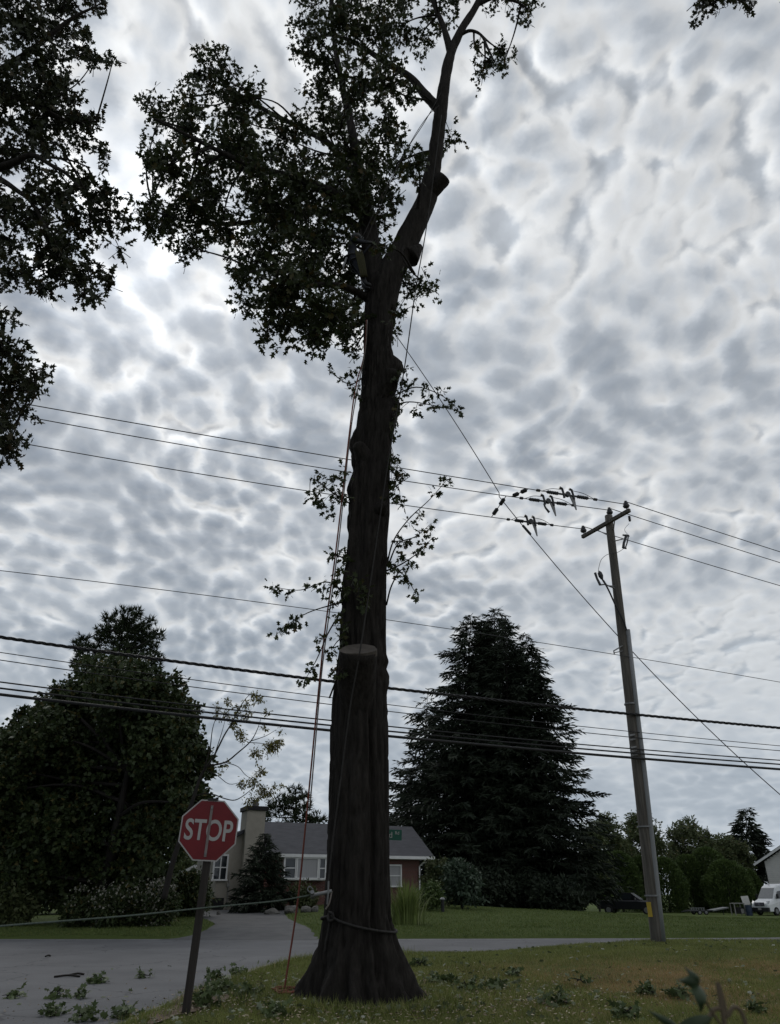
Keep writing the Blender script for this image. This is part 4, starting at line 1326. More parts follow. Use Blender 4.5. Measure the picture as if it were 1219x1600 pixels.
def hs(px, d=0):
    """position along the front for a pixel column"""
    b = (hu[1] / hu[0])
    base = HA + hn * d
    a = base[1] - b * base[0]
    p = PP(px, 1385, a, b)
    return float((p[:2] - base) @ hu)


def hz(px, py, d=0):
    b = (hu[1] / hu[0])
    base = HA + hn * d
    return float(PP(px, py, base[1] - b * base[0], b)[2])


hang = math.atan2(hu[1], hu[0])
house = thing('brick_house', 'low brick house with grey shingle roof and cream chimney across the road', 'house', (float(hp(HL / 2, 0, 0)[0]), float(hp(HL / 2, 0, 0)[1]), HG))


def hbox(s0, s1, d0, d1, z0, z1, mb=None):
    mb = mb or MB()
    v = [hp(s, d, z) for z in (z0, z1) for d in (d1, d0) for s in (s0, s1)]
    return mb.add(v, [(0, 2, 3, 1), (4, 5, 7, 6), (0, 1, 5, 4), (2, 6, 7, 3), (0, 4, 6, 2), (1, 3, 7, 5)])


EZ = hz(440, 1334)
EZ2 = EZ
s_end = hs(656)
kid(hbox(-.6, s_end, -8.0, 0, HG - .4, EZ - .02), 'wall', M['brick'], house)
kid(hbox(s_end, hs(668), -7.5, -1.2, HG - .4, EZ - .03), 'side_wall', M['greysiding'], house)
# roof with gable on the left and hip on the right
RZ = hz(420, 1284, -4.0)
so0, so1 = hs(406) - .2, hs(675)
sr1 = hs(645, -4.0)
ov = .45
roof = MB()
A0, A1 = hp(so0, ov, EZ), hp(so1, ov, EZ)
B0, B1 = hp(so0, -8.5, EZ), hp(so1, -8.5, EZ)
R0, R1 = hp(so0, -4.0, RZ), hp(sr1, -4.0, RZ)
th = np.array((0, 0, -.16))
vv = [A0, A1, B0, B1, R0, R1]
roof.add(vv + [x + th for x in vv], [(0, 1, 5, 4), (1, 3, 5), (3, 2, 4, 5), (0, 4, 2), (6, 10, 11, 7), (7, 11, 9), (9, 11, 10, 8), (6, 8, 10), (0, 6, 7, 1), (1, 7, 9, 3), (3, 9, 8, 2), (2, 8, 6, 0)])
kid(roof, 'roof', M['roof'], house)
kid(hbox(hs(432), so1, ov + .01, ov + .13, EZ - .20, EZ - .02), 'gutter', M['trim'], house)
kid(hbox(so0, so1, .02, ov - .02, EZ - .22, EZ - .17), 'soffit', M['trim'], house)
dp = MB()
s_d = hs(655)
dp.tube([hp(s_d + .25, ov + .05, EZ - .2), hp(s_d + .2, ov, EZ - .35), hp(s_d, .1, EZ - .6), hp(s_d, .08, HG)], .05, 6)
kid(dp, 'downspout', M['trim'], house)


def window(s0, s1, z0, z1, d, root, mull=(), rails=(), glass='glass', fr=.09):
    w = kid(hbox(s0 + .02, s1 - .02, d - .06, d + .005, z0 + .02, z1 - .02), 'window', M[glass], root)
    b = MB()
    hbox(s0 - fr / 2, s0 + fr / 2, d - .02, d + .06, z0, z1, b)
    hbox(s1 - fr / 2, s1 + fr / 2, d - .02, d + .06, z0, z1, b)
    hbox(s0 - fr / 2, s1 + fr / 2, d - .02, d + .065, z1 - fr / 2, z1 + fr / 2, b)
    hbox(s0 - fr / 2 - .04, s1 + fr / 2 + .04, d - .02, d + .10, z0 - fr / 2, z0 + fr / 2, b)
    for m_ in mull:
        hbox(m_ - .035, m_ + .035, d - .02, d + .05, z0 + fr / 2, z1 - fr / 2, b)
    for a, b_, r_ in rails:
        hbox(a, b_, d - .02, d + .045, r_ - .03, r_ + .03, b)
    f = kid(b, 'frame', M['trim'], root)
    f.parent = w
    return w


def setkid(o):
    return o


# bay window: pushed out box with three lights
b0, b1 = hs(443, .5), hs(508, .5)
bz0, bz1 = hz(470, 1373, .5), hz(470, 1340, .5)
kid(hbox(b0 - .05, b1 + .05, .01, .42, bz0 - .10, bz1 + .10), 'bay', M['trim'], house)
m1, m2 = hs(461, .5), hs(498, .5)
window(b0, m1, bz0, bz1, .44, house, rails=[(b0, m1, (bz0 + bz1) / 2)])
window(m1 + .06, m2 - .06, bz0, bz1, .44, house, glass='curtain', fr=.12)
window(m2, b1, bz0, bz1, .44, house, rails=[(m2, b1, (bz0 + bz1) / 2)])
w0, w1 = hs(606), hs(626.5)
z0_, z1_ = hz(615, 1385), hz(615, 1352)
window(w0, w1, z0_, z1_, .02, house, rails=[(w0, w1, (z0_ + z1_) / 2)], glass='curtain')
# chimney and stucco wing
cd = 1.0
c0, c1 = hs(377, cd), hs(407, cd)
cz = hz(392, 1266, cd)
ch = MB()
hbox(c0, c1, -.6, cd, HG - .5, cz, ch)
chim = kid(ch, 'chimney', M['stucco'], house)


def sub(mb, name, m, part):
    o = kid(mb, name, m, house)
    o.parent = part
    return o


sub(hbox(c0 - .1, c1 + .1, -.7, cd + .1, cz + .004, cz + .25), 'chimney_cap', M['dark'], chim)
pc = hp((c0 + c1) / 2 + .05, .3, cz)
sub(MB().tube([pc + (0, 0, .2), pc + (0, 0, .42), pc + (0, 0, .62), pc + (0, 0, .68)], [.24, .2, .18, .24], 12), 'flue_pot', M['rock'], chim)
g0, g1 = hs(336, .4), c0 + .05
wz = hz(350, 1298, .4)
kid(hbox(g0, g1, -6.5, .4, HG - 1.2, wz - .9), 'wing_wall', M['stucco'], house)
wr = MB()
gm_ = (g0 + c1) / 2
wr.prism([hp(g0 - .3, .7, wz - .95), hp(c0 - .02, .7, wz - .1), hp(c0 - .02, .7, wz + .1), hp(g0 - .3, .7, wz - .75)], np.append(hn * -7.6, 0))
kid(wr, 'wing_roof', M['roof'], house)
kid(MB().prism([hp(g0, .395, wz - .9), hp(c0, .395, wz - .9), hp(c0, .395, wz - .12), hp(g0, .395, wz - .88)], np.append(hn * -6, 0)), 'wing_gable', M['stucco'], house)
a0, a1 = hs(331, .42), hs(352, .42)
z0_, z1_ = hz(342, 1375, .42), hz(342, 1336, .42)
window(a0, a1, z0_, z1_, .42, house, mull=[(a0 + a1) / 2], rails=[(a0, a1, (z0_ + z1_) / 2)])
kid(hbox(hs(333, .42), hs(352, .42), .395, .43, hz(342, 1421, .42), hz(342, 1403, .42)), 'basement_opening', M['dark'], house)
kid(MB().tube([hp(hs(357, .45), .46, hz(357, 1421, .45)), hp(hs(357, .45), .46, hz(357, 1362, .45))], .03, 6), 'service_pipe', M['greysiding'], house)
kid(hbox(hs(354, .45), hs(359, .45), .402, .5, hz(357, 1386, .45), hz(357, 1380, .45)), 'meter_box', M['greysiding'], house)

# grey gabled outbuilding left of the house
sh = thing('garage', 'small grey gabled garage with white trim left of the house', 'garage', tuple(gpt(295, 1410, 58)))
gl, gr_, gk = P(264, 1378, 58), P(326, 1378, 58), P(307, 1356, 58)
gb = gz(gl[0], 58)
mbs = MB()
mbs.prism([(gl[0] + .3, 58, gb - .6), (gr_[0], 58, gb - .6), (gr_[0], 58, gr_[2]), (gk[0], 58, gk[2] - .1), (gl[0] + .3, 58, gl[2])], (0, 6, 0))
kid(mbs, 'wall', M['greysiding'], sh)
rb = MB()
rb.prism([(gl[0] - .3, 57.6, gl[2] - .12), (gk[0], 57.6, gk[2] + .02), (gk[0], 57.6, gk[2] + .20), (gl[0] - .3, 57.6, gl[2] + .06)], (0, 6.8, 0))
rb.prism([(gk[0] + .004, 57.6, gk[2] + .02), (gr_[0] + .4, 57.6, gr_[2] - .12), (gr_[0] + .4, 57.6, gr_[2] + .06), (gk[0] + .004, 57.6, gk[2] + .20)], (0, 6.8, 0))
kid(rb, 'roof', M['roof'], sh)
tbm = MB()
tbm.beam((gl[0] - .3, 57.58, gl[2] - .05), (gk[0], 57.58, gk[2] + .10), .04, .2)
tbm.beam((gk[0], 57.57, gk[2] + .10), (gr_[0] + .4, 57.57, gr_[2] - .05), .04, .2)
kid(tbm, 'rake_trim', M['trim'], sh)

# white sided house at the right frame edge
wh = thing('white_house', 'white sided gable house cut off by the right frame edge', 'house', (P(1186, 1350, 92)[0], 92, 0))
wh.rotation_euler.z = R(-31)
WY = 92
e = P(1186, 1350, WY)
pk = P(1300, 1265, WY)
e2x = 2 * pk[0] - e[0]
gb = gz(e[0], WY) - .5
mbs = MB()
mbs.prism([(e[0] + .6, WY, gb), (e2x - .6, WY, gb), (e2x - .6, WY, e[2] + .25), (pk[0], WY, pk[2] - .15), (e[0] + .6, WY, e[2] + .25)], (0, 9, 0))
kid(mbs, 'wall', M['greysiding'], wh)
zb = gb + .9
k = 0
while zb < pk[2] - .4:
    half = (e2x - e[0]) / 2 - .62 if zb < e[2] + .1 else ((pk[2] - .25 - zb) / (pk[2] - e[2])) * (e2x - e[0]) / 2
    if half > .3:
        sdg = MB()
        sdg.add([(pk[0] - half, WY - .035, zb), (pk[0] + half, WY - .035, zb), (pk[0] + half, WY - .006, zb + .20), (pk[0] - half, WY - .006, zb + .20),
                 (pk[0] - half, WY - .004, zb), (pk[0] + half, WY - .004, zb)], [(0, 1, 2, 3), (4, 5, 1, 0)])
        kid(sdg, 'siding_board', M['siding'], wh)
    zb += .205
rb = MB()
for sg in (1, -1):
    ex = e[0] - .5 if sg == 1 else e2x + .5
    ezz = e[2] - .12
    rb.prism([(ex, WY - .5, ezz), (pk[0] - sg * .003, WY - .5, pk[2]), (pk[0] - sg * .003, WY - .5, pk[2] + .2), (ex, WY - .5, ezz + .2)], (0, 10, 0))
kid(rb, 'roof', M['roof'], wh)
tb_ = MB()
tb_.beam((e[0] - .5, WY - .53, e[2] - .10), (pk[0], WY - .53, pk[2] + .02), .05, .22)
kid(tb_, 'rake_trim', M['trim'], wh)

# ------------------------------------------------------------------ vehicles and clutter in the far yard
def wheel(root, c, r, w, axis_=(1, 0, 0)):
    a = np.array(axis_, float)
    c = np.array(c, float)
    t = MB().tube([c - a * w / 2, c - a * w * .42, c + a * w * .42, c + a * w / 2], [r * .9, r, r, r * .9], 24)
    o = kid(t, 'wheel', M['tyre'], root, smooth=False)
    h = kid(MB().tube([c - a * (w / 2 + .012), c + a * (w / 2 + .012)], [r * .58, r * .58], 16), 'rim', M['steel'], root)
    h.parent = o
    return o


def local(root, yaw):
    o = np.array(root.location)
    cu, su = math.cos(yaw), math.sin(yaw)

    def f(x, y, z):
        return o + np.array((x * cu - y * su, x * su + y * cu, z))
    return f


def loft(mb, secs, m=0):
    """sections: list of equal-length point rings"""
    n = len(secs[0])
    v = np.concatenate([np.asarray(s_, float) for s_ in secs])
    f = []
    for i in range(len(secs) - 1):
        for k_ in range(n):
            k2 = (k_ + 1) % n
            f.append((i * n + k_, i * n + k2, (i + 1) * n + k2, (i + 1) * n + k_))
    f.append(tuple(range(n))[::-1])
    f.append(tuple((len(secs) - 1) * n + k_ for k_ in range(n)))
    return mb.add(v, f, m)


# van: nose towards us, turned a little
vp = gpt(1196, 1428, 79)
van = thing('delivery_van', 'white high-roofed van facing the road at the right frame edge', 'van', tuple(vp + np.array((-.35, 0, 0))))
yaw = R(-62)
vf = local(van, yaw)


def ring_van(y, w0, w1, z0, z1, zm):
    """cross-section across the van at length y"""
    return [vf(-w0, y, z0), vf(w0, y, z0), vf(w0, y, zm), vf(w1, y, z1 - .12), vf(w1 - .12, y, z1), vf(-w1 + .12, y, z1), vf(-w1, y, z1 - .12), vf(-w0, y, zm)]


body = MB()
loft(body, [ring_van(0, .86, .80, .38, .98, .75), ring_van(.10, .95, .88, .32, 1.10, .85), ring_van(.85, .99, .90, .32, 1.36, 1.0), ring_van(1.0, .99, .90, .32, 1.42, 1.0),
            ring_van(1.75, .99, .80, .32, 2.42, 1.2), ring_van(2.15, .99, .80, .32, 2.62, 1.2), ring_van(3.0, .99, .82, .32, 2.70, 1.2), ring_van(5.7, .99, .82, .32, 2.68, 1.2), ring_van(5.8, .95, .78, .40, 2.60, 1.2)])
o = kid(body, 'body', M['vanwhite'], van, smooth=False)
bevel(o, .05, 3)
ws = MB()
ws.add([vf(-.80, .98, 1.46), vf(.80, .98, 1.46), vf(.70, 1.66, 2.33), vf(-.70, 1.66, 2.33), vf(-.78, 1.05, 1.44), vf(.78, 1.05, 1.44), vf(.68, 1.72, 2.30), vf(-.68, 1.72, 2.30)],
       [(0, 1, 2, 3), (4, 7, 6, 5), (0, 4, 5, 1), (1, 5, 6, 2), (2, 6, 7, 3), (3, 7, 4, 0)])
kid(ws, 'windshield', glassmat('van windscreen', (.16, .17, .18)), van)
for sg in (-1, 1):
    kid(MB().add([vf(sg * .985, 1.25, 1.42), vf(sg * .985, 2.2, 1.42), vf(sg * .885, 2.2, 2.10), vf(sg * .915, 1.75, 2.05)], [(0, 1, 2, 3)]), 'side_window', M['glass'], van)
    hl = MB()
    hl.add([vf(sg * .62, .02, .98), vf(sg * .90, .09, .98), vf(sg * .93, .30, 1.24), vf(sg * .66, .22, 1.20), vf(sg * .62, .12, .95), vf(sg * .88, .2, .95), vf(sg * .9, .4, 1.2), vf(sg * .66, .3, 1.17)],
           [(0, 1, 2, 3), (4, 7, 6, 5), (0, 4, 5, 1), (1, 5, 6, 2), (2, 6, 7, 3), (3, 7, 4, 0)])
    kid(hl, 'headlight', M['lamp'], van)
    kid(MB().box(vf(sg * 1.13, 1.35, 1.62), (.18, .12, .36), yaw), 'mirror', M['black'], van)
    for yy in (1.0, 4.6):
        wheel(van, vf(sg * .90, yy, .36), .36, .24, (math.cos(yaw), math.sin(yaw), 0))
gr = kid(MB().box(vf(0, -.01, .95), (1.05, .06, .30), yaw), 'grille', M['black'], van)
for zz_ in (.86, .95, 1.04):
    o = kid(MB().box(vf(0, -.045, zz_), (1.0, .03, .035), yaw), 'grille_bar', M['chrome'], van)
    o.parent = gr
kid(MB().tube([vf(0, -.07, .99), vf(0, -.05, .99)], .11, 16), 'badge', M['chrome'], van)
kid(MB().box(vf(0, .02, .50), (1.92, .20, .34), yaw), 'bumper', M['black'], van)
kid(MB().box(vf(0, -.09, .55), (.34, .02, .16), yaw), 'number_plate', M['white'], van)
kid(MB().box(vf(0, 1.90, 2.60), (.12, .10, .05), yaw), 'roof_lamp', M['black'], van)

# dark pickup left of the pole, seen from its front right
tp = gpt(984, 1427, 81)
trk = thing('pickup_truck', 'black crew-cab pickup parked under the evergreens left of the pole', 'truck', tuple(tp))
yaw = R(62)
tf = local(trk, yaw)


def ring_t(y, w, z0, z1):
    return [tf(-w, y, z0), tf(w, y, z0), tf(w, y, z1 - .1), tf(w - .08, y, z1), tf(-w + .08, y, z1), tf(-w, y, z1 - .1)]


tb_ = MB()
loft(tb_, [ring_t(-2.8, .92, .5, 1.0), ring_t(-2.7, .98, .45, 1.12), ring_t(-1.3, 1.0, .45, 1.20), ring_t(-1.2, 1.0, .45, 1.22), ring_t(2.8, 1.0, .45, 1.22), ring_t(2.85, .97, .5, 1.2)])
bevel(kid(tb_, 'body', M['truck'], trk), .04, 2)
cb = MB()
loft(cb, [[tf(-.94, -1.35, 1.2), tf(.94, -1.35, 1.2), tf(.94, -1.34, 1.25), tf(-.94, -1.34, 1.25)], [tf(-.80, -.55, 1.22), tf(.80, -.55, 1.22), tf(.76, -.5, 1.86), tf(-.76, -.5, 1.86)],
          [tf(-.80, .95, 1.22), tf(.80, .95, 1.22), tf(.76, .9, 1.88), tf(-.76, .9, 1.88)], [tf(-.9, 1.3, 1.2), tf(.9, 1.3, 1.2), tf(.88, 1.25, 1.3), tf(-.88, 1.25, 1.3)]])
kid(cb, 'cab', M['truck'], trk)
kid(MB().add([tf(-.86, -1.30, 1.30), tf(.86, -1.30, 1.30), tf(.74, -.58, 1.80), tf(-.74, -.58, 1.80)], [(0, 1, 2, 3)]), 'windshield', glassmat('truck windscreen', (.30, .31, .33)), trk)
for sg in (-1, 1):
    kid(MB().box(tf(sg * 1.08, -.95, 1.36), (.2, .12, .2), yaw), 'mirror', M['chrome'], trk)
    kid(MB().box(tf(sg * .74, -2.80, .92), (.36, .08, .2), yaw), 'headlight', M['lamp'], trk)
    kid(MB().add([tf(sg * .83, -.55, 1.30), tf(sg * .83, .85, 1.30), tf(sg * .785, .82, 1.78), tf(sg * .785, -.45, 1.78)], [(0, 1, 2, 3)]), 'side_window', M['glass'], trk)
    for yy in (-1.85, 1.75):
        wheel(trk, tf(sg * .9, yy, .4), .4, .26, (math.cos(yaw), math.sin(yaw), 0))
kid(MB().box(tf(0, -2.83, .88), (1.05, .05, .3), yaw), 'grille', M['black'], trk)
kid(MB().box(tf(0, -2.86, .58), (1.9, .14, .2), yaw), 'bumper', M['steel'], trk)
kid(MB().box(tf(0, 2.88, .95), (1.7, .05, .45), yaw), 'tailgate', M['truck'], trk)

# flat trailer with ladder racks
fp = gpt(1103, 1427, 82)
fl = thing('flat_trailer', 'low flat trailer with raised ramp between the pole and the van', 'trailer', tuple(fp))
ff = local(fl, R(4))
kid(MB().box(ff(-.5, 0, .36), (2.6, 1.5, .10), R(4)), 'deck', M['insul'], fl)
kid(MB().beam(ff(.3, -.5, .38), ff(1.9, -.5, .62), 1.3, .10), 'ramp', M['conduit'], fl)
for sx in (-1.7, -1.45, -1.2, -.95, -.7, -.45):
    kid(MB().box(ff(sx, -.74, .50), (.05, .04, .20), R(4)), 'stake', M['conduit'], fl)
kid(MB().box(ff(-1.1, -.77, .60), (1.5, .03, .05), R(4)), 'side_rail', M['conduit'], fl)
for sx in (-.9, -.25):
    wheel(fl, ff(sx, -.68, .22), .22, .16, (0, 1, 0))
    wheel(fl, ff(sx, .68, .22), .22, .16, (0, 1, 0))
kid(MB().beam(ff(-1.8, 0, .32), ff(-2.4, 0, .28), .08, .08), 'drawbar', M['insul'], fl)
kid(MB().box(ff(1.6, -.5, .2), (.06, .06, .5), R(4)), 'prop', M['insul'], fl)
# boxy frame, panel and blue drum beside the van
cp_ = gpt(1155, 1428, 80)
gnr = thing('generator', 'grey box-framed machine standing left of the van', 'generator', tuple(cp_))
gf = local(gnr, R(8))
fm = MB()
for sx in (-.5, .5):
    for sy in (-.35, .35):
        fm.beam(gf(sx, sy, 0), gf(sx, sy, 1.0), .07, .07, up=(0, 1, 0))
fm.box(gf(0, 0, 1.03), (1.1, .8, .07), R(8))
kid(fm, 'frame', M['greysiding'], gnr)
kid(MB().box(gf(.12, -.05, .42), (.6, .5, .55), R(8)), 'engine', M['dark'], gnr)
kid(MB().box(gf(.26, -.33, .38), (.3, .06, .4), R(8)), 'control_panel', M['greysiding'], gnr)
bp_ = gpt(1172, 1427, 83)
bo = MB()
bo.beam(bp_ + (-.1, 0, .85), bp_ + (-.16, .15, 1.62), .72, .06, up=(0, 1, 0))
bo.beam(bp_ + (-.3, .1, -.05), bp_ + (-.3, .12, .9), .05, .05, up=(0, 1, 0))
bo.beam(bp_ + (.15, .1, -.05), bp_ + (.15, .12, .9), .05, .05, up=(0, 1, 0))
tag(bo.build('sign_board', M['siding'], loc=tuple(bp_)), 'plain pale board on legs behind the grey machine', 'board')
dpx = gpt(1172, 1428, 79.5)
dr_ = MB().tube([dpx + (0, 0, -.02), dpx + (0, 0, .05), dpx + (0, 0, .3), dpx + (0, 0, .33), dpx + (0, 0, .6), dpx + (0, 0, .63), dpx + (0, 0, .85), dpx + (0, 0, .9)], [.28, .29, .29, .305, .305, .29, .29, .27], 20)
tag(dr_.build('drum', M['blue'], loc=tuple(dpx)), 'dark blue drum standing between machine and van', 'drum')
# garden bollard lamp and rocks on the lawn by the house
bq = gpt(692, 1417, 44)
bl_ = thing('garden_light', 'short black path light on the far lawn before the shrubs', 'light', tuple(bq))
kid(MB().tube([bq + (0, 0, -.05), bq + (0, 0, .55)], .09, 12), 'post', M['black'], bl_)
kid(MB().tube([bq + (0, 0, .55), bq + (0, 0, .60), bq + (0, 0, .68)], [.14, .15, .06], 12), 'cap', M['steel'], bl_)
rg = np.random.default_rng(9)
for i, (px, py, w, lab) in enumerate([(478, 1421, 18, 'grey garden boulder left of the pair beside the trunk'), (492, 1417, 12, 'smaller pale boulder nearest the trunk by the house'), (455, 1423, 24, 'wide flat boulder under the small evergreen'), (425, 1426, 22, 'dark flat boulder at the driveway side of the garden'), (341, 1424, 7, 'small pale stone by the basement opening')]):
    p = gpt(px, py, 43.5)
    r_ = w / 2 * mpp(py, 43.5)
    bm = bmesh.new()
    bmesh.ops.create_icosphere(bm, subdivisions=3, radius=1)
    co = np.array([v.co[:] for v in bm.verts])
    nz = 1 + .28 * vnoise(co * 1.3, i) + .12 * vnoise(co * 3, i + 3)
    co = co * nz[:, None] * np.array((r_, r_ * .8, r_ * .42 + .1))
    mbk = MB().add(co + p + np.array((0, 0, .1)), [[v.index for v in f.verts] for f in bm.faces])
    bm.free()
    tag(mbk.build('garden_rock', M['rock'], loc=tuple(p), smooth=False), lab, 'rock', 'rocks by the house')

# dark thicket closing the view under the maple and far right
for i, (px, pt_, w, Y, lab) in enumerate([(40, 1335, 130, 52, 'dark thicket left behind the maple trunk'), (130, 1345, 120, 54, 'dark thicket in the middle behind the maple trunk'), (215, 1350, 100, 52, 'dark thicket right behind the maple trunk'), (-60, 1330, 120, 50, 'dark thicket at the left frame edge behind the maple'),
                                       (900, 1345, 90, 76, 'dark undergrowth at the right foot of the spruces'), (820, 1370, 110, 60, 'low dark undergrowth under the middle of the spruces'), (750, 1372, 90, 58, 'low dark undergrowth under the left of the spruces'), (870, 1385, 80, 58, 'low dark undergrowth under the right of the spruces')]):
    simple_tree('thicket', lab, px, pt_, 1430, w, Y, 'maple' if px < 500 else 'conifer', .36, 40, 1.3, 30, 120 + i, cat='shrub', lpt=9)

# ------------------------------------------------------------------ utility pole
LB_ = .33                                   # wires run along Y = a + LB_ * X
pb = P(1028, 1472, 23.2)
pb[2] = lz(pb[0], pb[1])
pt = P(951, 806, 23.25)
LA = 23.2 - LB_ * pb[0]
wd = unit(np.array((1, LB_, 0.0)))          # along the line
ad = np.array((-wd[1], wd[0], 0.0))         # across the line, away from us
pole = thing('utility_pole', 'tall weathered wooden utility pole with crossarm and grey riser pipe', 'pole', tuple(pb))


def at_pole(py):
    """pole centre at a pixel row"""
    best = min(np.linspace(0, 1, 400), key=lambda s: abs((lambda p: Y0 - F * ((p[2] - CH) * CP - p[1] * SP) / (p[1] * CP + (p[2] - CH) * SP) - py)(pb + (pt - pb) * s)))
    return pb + (pt - pb) * best


q = np.array([pb + (pt - pb) * s for s in np.linspace(-.03, 1, 24)])
pm = bark_tube(q, np.linspace(.185, .135, 24), 20, .012, 8)
kid(pm, 'shaft', M['polewood'], pole, smooth=True)
# crossarm: far end to the left
ca = pb + (pt - pb) * .975 - ad * .20
a0 = PZ(910, 839, ca[2] - .02)
a1 = PZ(984, 797, ca[2] + .02)
arm_d = unit(a1 - a0)
bevel(kid(MB().beam(a0, a1, .11, .13), 'crossarm', M['polewood'], pole), .01, 2)
mid = (a0 + a1) / 2
br = MB()
br.beam(a0 * .55 + a1 * .45 * 1.0 - arm_d * .35, at_pole(840) + (-.08, -.1, 0), .03, .03)
br.beam(a1 * .70 + a0 * .30, at_pole(832) + (.08, -.1, 0), .03, .03)
kid(br, 'arm_brace', M['steel'], pole)
kid(MB().tube([mid - wd * .0 - ad * .1, mid + ad * .3], .02, 8), 'bolt', M['steel'], pole)


def pin_insulator(base, name='insulator', s=1.0):
    z = np.array((0, 0, 1.0))
    h = [0, .10, .10, .16, .17, .21, .22, .27, .30, .34, .36]
    r = [.018, .018, .09, .12, .075, .10, .06, .085, .05, .055, .02]
    return kid(MB().tube([base + z * hh * s for hh in h], np.array(r) * s, 14), name, M['insul'], pole, smooth=True)


I1 = a1 - arm_d * .12 + (0, 0, .06)
I3 = a0 + arm_d * .10 + (0, 0, .06)
I2 = pt + (.06, 0, -.02)
pin_insulator(I1)
pin_insulator(I2, s=1.0)
pin_insulator(I3)
wire_top = [p + np.array((0, 0, .35)) for p in (I1, I2, I3)]


def quad_px(pts, n=40):
    """smooth pixel curve through three or more points (parabola / spline)"""
    pts = np.array(pts, float)
    x = np.linspace(pts[0, 0], pts[-1, 0], n)
    c = np.polyfit(pts[:, 0], pts[:, 1], min(2, len(pts) - 1))
    return x, np.polyval(c, x)


def wire(name, label, spans, a, r, m, cat='wire', seg=6, b=LB_, n=48, twist=None):
    pts = []
    for sp_ in spans:
        xs_, ys_ = quad_px(sp_, n)
        pts += [PP(x, y, a, b) for x, y in zip(xs_, ys_)]
    pts = np.array(pts)
    keep = np.concatenate(([True], np.linalg.norm(np.diff(pts, axis=0), axis=1) > .02))
    pts = pts[keep]
    mbw = MB()
    if twist:
        L = np.concatenate(([0], np.cumsum(np.linalg.norm(np.diff(pts, axis=0), axis=1))))
        u = np.arange(0, L[-1], .06)
        f = np.stack([np.interp(u, L, pts[:, i]) for i in range(3)], 1)
        for ph in (0, 2.1, 4.2):
            off = np.stack((0 * u, np.cos(u * twist + ph) * r * .8, np.sin(u * twist + ph) * r * .8), 1)
            mbw.tube(f + off, r * .75, 5)
    else:
        mbw.tube(pts, r, seg)
    return tag(mbw.build(name, M[m], loc=tuple(pts[0]), smooth=True), label, cat)


# three bare primary wires: left span over the street, right span away along the road
def planeA(p):
    return p[1] - LB_ * p[0]


def px_of(p):
    dep = p[1] * CP + (p[2] - CH) * SP
    return X0 + F * p[0] / dep, Y0 - F * ((p[2] - CH) * CP - p[1] * SP) / dep


PRIM = [(wire_top[0], [(-160, 600), (50, 625), (560, 725), (930, 784)], [(1219, 861), (1500, 950)], 'uppermost bare wire running left to right over the pole crossarm'),
        (wire_top[1], [(-160, 616), (62, 648), (560, 745), (935, 797)], [(1219, 878), (1500, 965)], 'middle bare wire carried on the pole top'),
        (wire_top[2], [(-160, 660), (35, 686), (560, 783), (880, 826)], [(1219, 914), (1500, 995)], 'lowest of the three bare wires at the far crossarm end')]
prim_pts = []
for w_, lp, rp, lab in PRIM:
    x, y = px_of(w_)
    wire('power_line', lab, [lp + [(x, y)], [(x, y), ((x + rp[0][0]) / 2, (y + rp[0][1]) / 2 + 3)] + rp], planeA(w_), .014, 'wire')
    prim_pts.append((planeA(w_), lp + [(x, y)]))


def on_prim(i, px):
    a, pts = prim_pts[i]
    c = np.polyfit([p[0] for p in pts], [p[1] for p in pts], 2)
    return PP(px, np.polyval(c, px), a, LB_)


# in-line disconnect switches on each primary
SWI = [(0, 838, 935, 'in-line switch on the uppermost wire left of the pole'), (1, 812, 900, 'in-line switch on the middle wire left of the pole'), (2, 792, 866, 'in-line switch on the lowest wire left of the pole')]
for i, xa, xb, lab in SWI:
    A_, B_ = on_prim(i, xa), on_prim(i, xb)
    t = thing('inline_switch', lab, 'switch', tuple((A_ + B_) / 2), 'in-line wire switches')
    d = unit(B_ - A_)
    Ls = np.linalg.norm(B_ - A_)

    def S(u, up=0, out=0):
        return A_ + d * Ls * u + np.array((0, 0, up)) + ad * out
    for u0, u1 in ((.16, .36), (.64, .84)):
        k = 15
        us = np.linspace(u0, u1, k)
        kid(MB().tube([S(u) for u in us], [.03] + [.068 if j % 2 else .045 for j in range(k - 2)] + [.03], 10), 'insulator', M['insul'], t)
    for u in (.03, .95):
        kid(MB().tube([S(u - .03), S(u - .025), S(u + .025), S(u + .03)], [.02, .05, .05, .02], 8), 'clamp', M['insul'], t)
    kid(MB().tube([S(.36), S(.64)], .035, 8), 'bar', M['insul'], t)
    kid(MB().tube([S(.50, .03, -.05), S(.50, .03, .05)], .095, 16), 'pivot', M['insul'], t)
    for u, sg in ((.42, -1), (.575, -1)):
        hk = MB()
        hk.tube([S(u + .02, -.12), S(u + .015, .05), S(u, .22), S(u - .04, .25)], [.045, .04, .045, .05], 8)
        kid(hk, 'hook', M['insul'], t)
    bl = MB()
    p0, p1, p2 = S(.53, -.02), S(.61, -.02), S(.62, -.52)
    bl.prism([p0, p1, p2, p2 + d * -.03], ad * .03)
    kid(bl, 'blade', M['steel'], t)
    if i == 1:
        kid(MB().tube([S(.42, -.1), S(.44, -.25), S(.50, -.42)], [.03, .035, .045], 7), 'pull_ring', M['insul'], t)
    for u0, u1 in ((.1, .40), (.60, .93)):
        kid(MB().tube(catmull([S(u0, .01), S((u0 + u1) / 2, .15 if u0 < .3 else .12), S(u1 if u0 < .3 else u1, .18 if u0 < .3 else .01)] if u0 < .3 else [S(u0, .2), S((u0 + u1) / 2, .16), S(u1, .01)], 5), .011, 5), 'jumper', M['wire'], t)
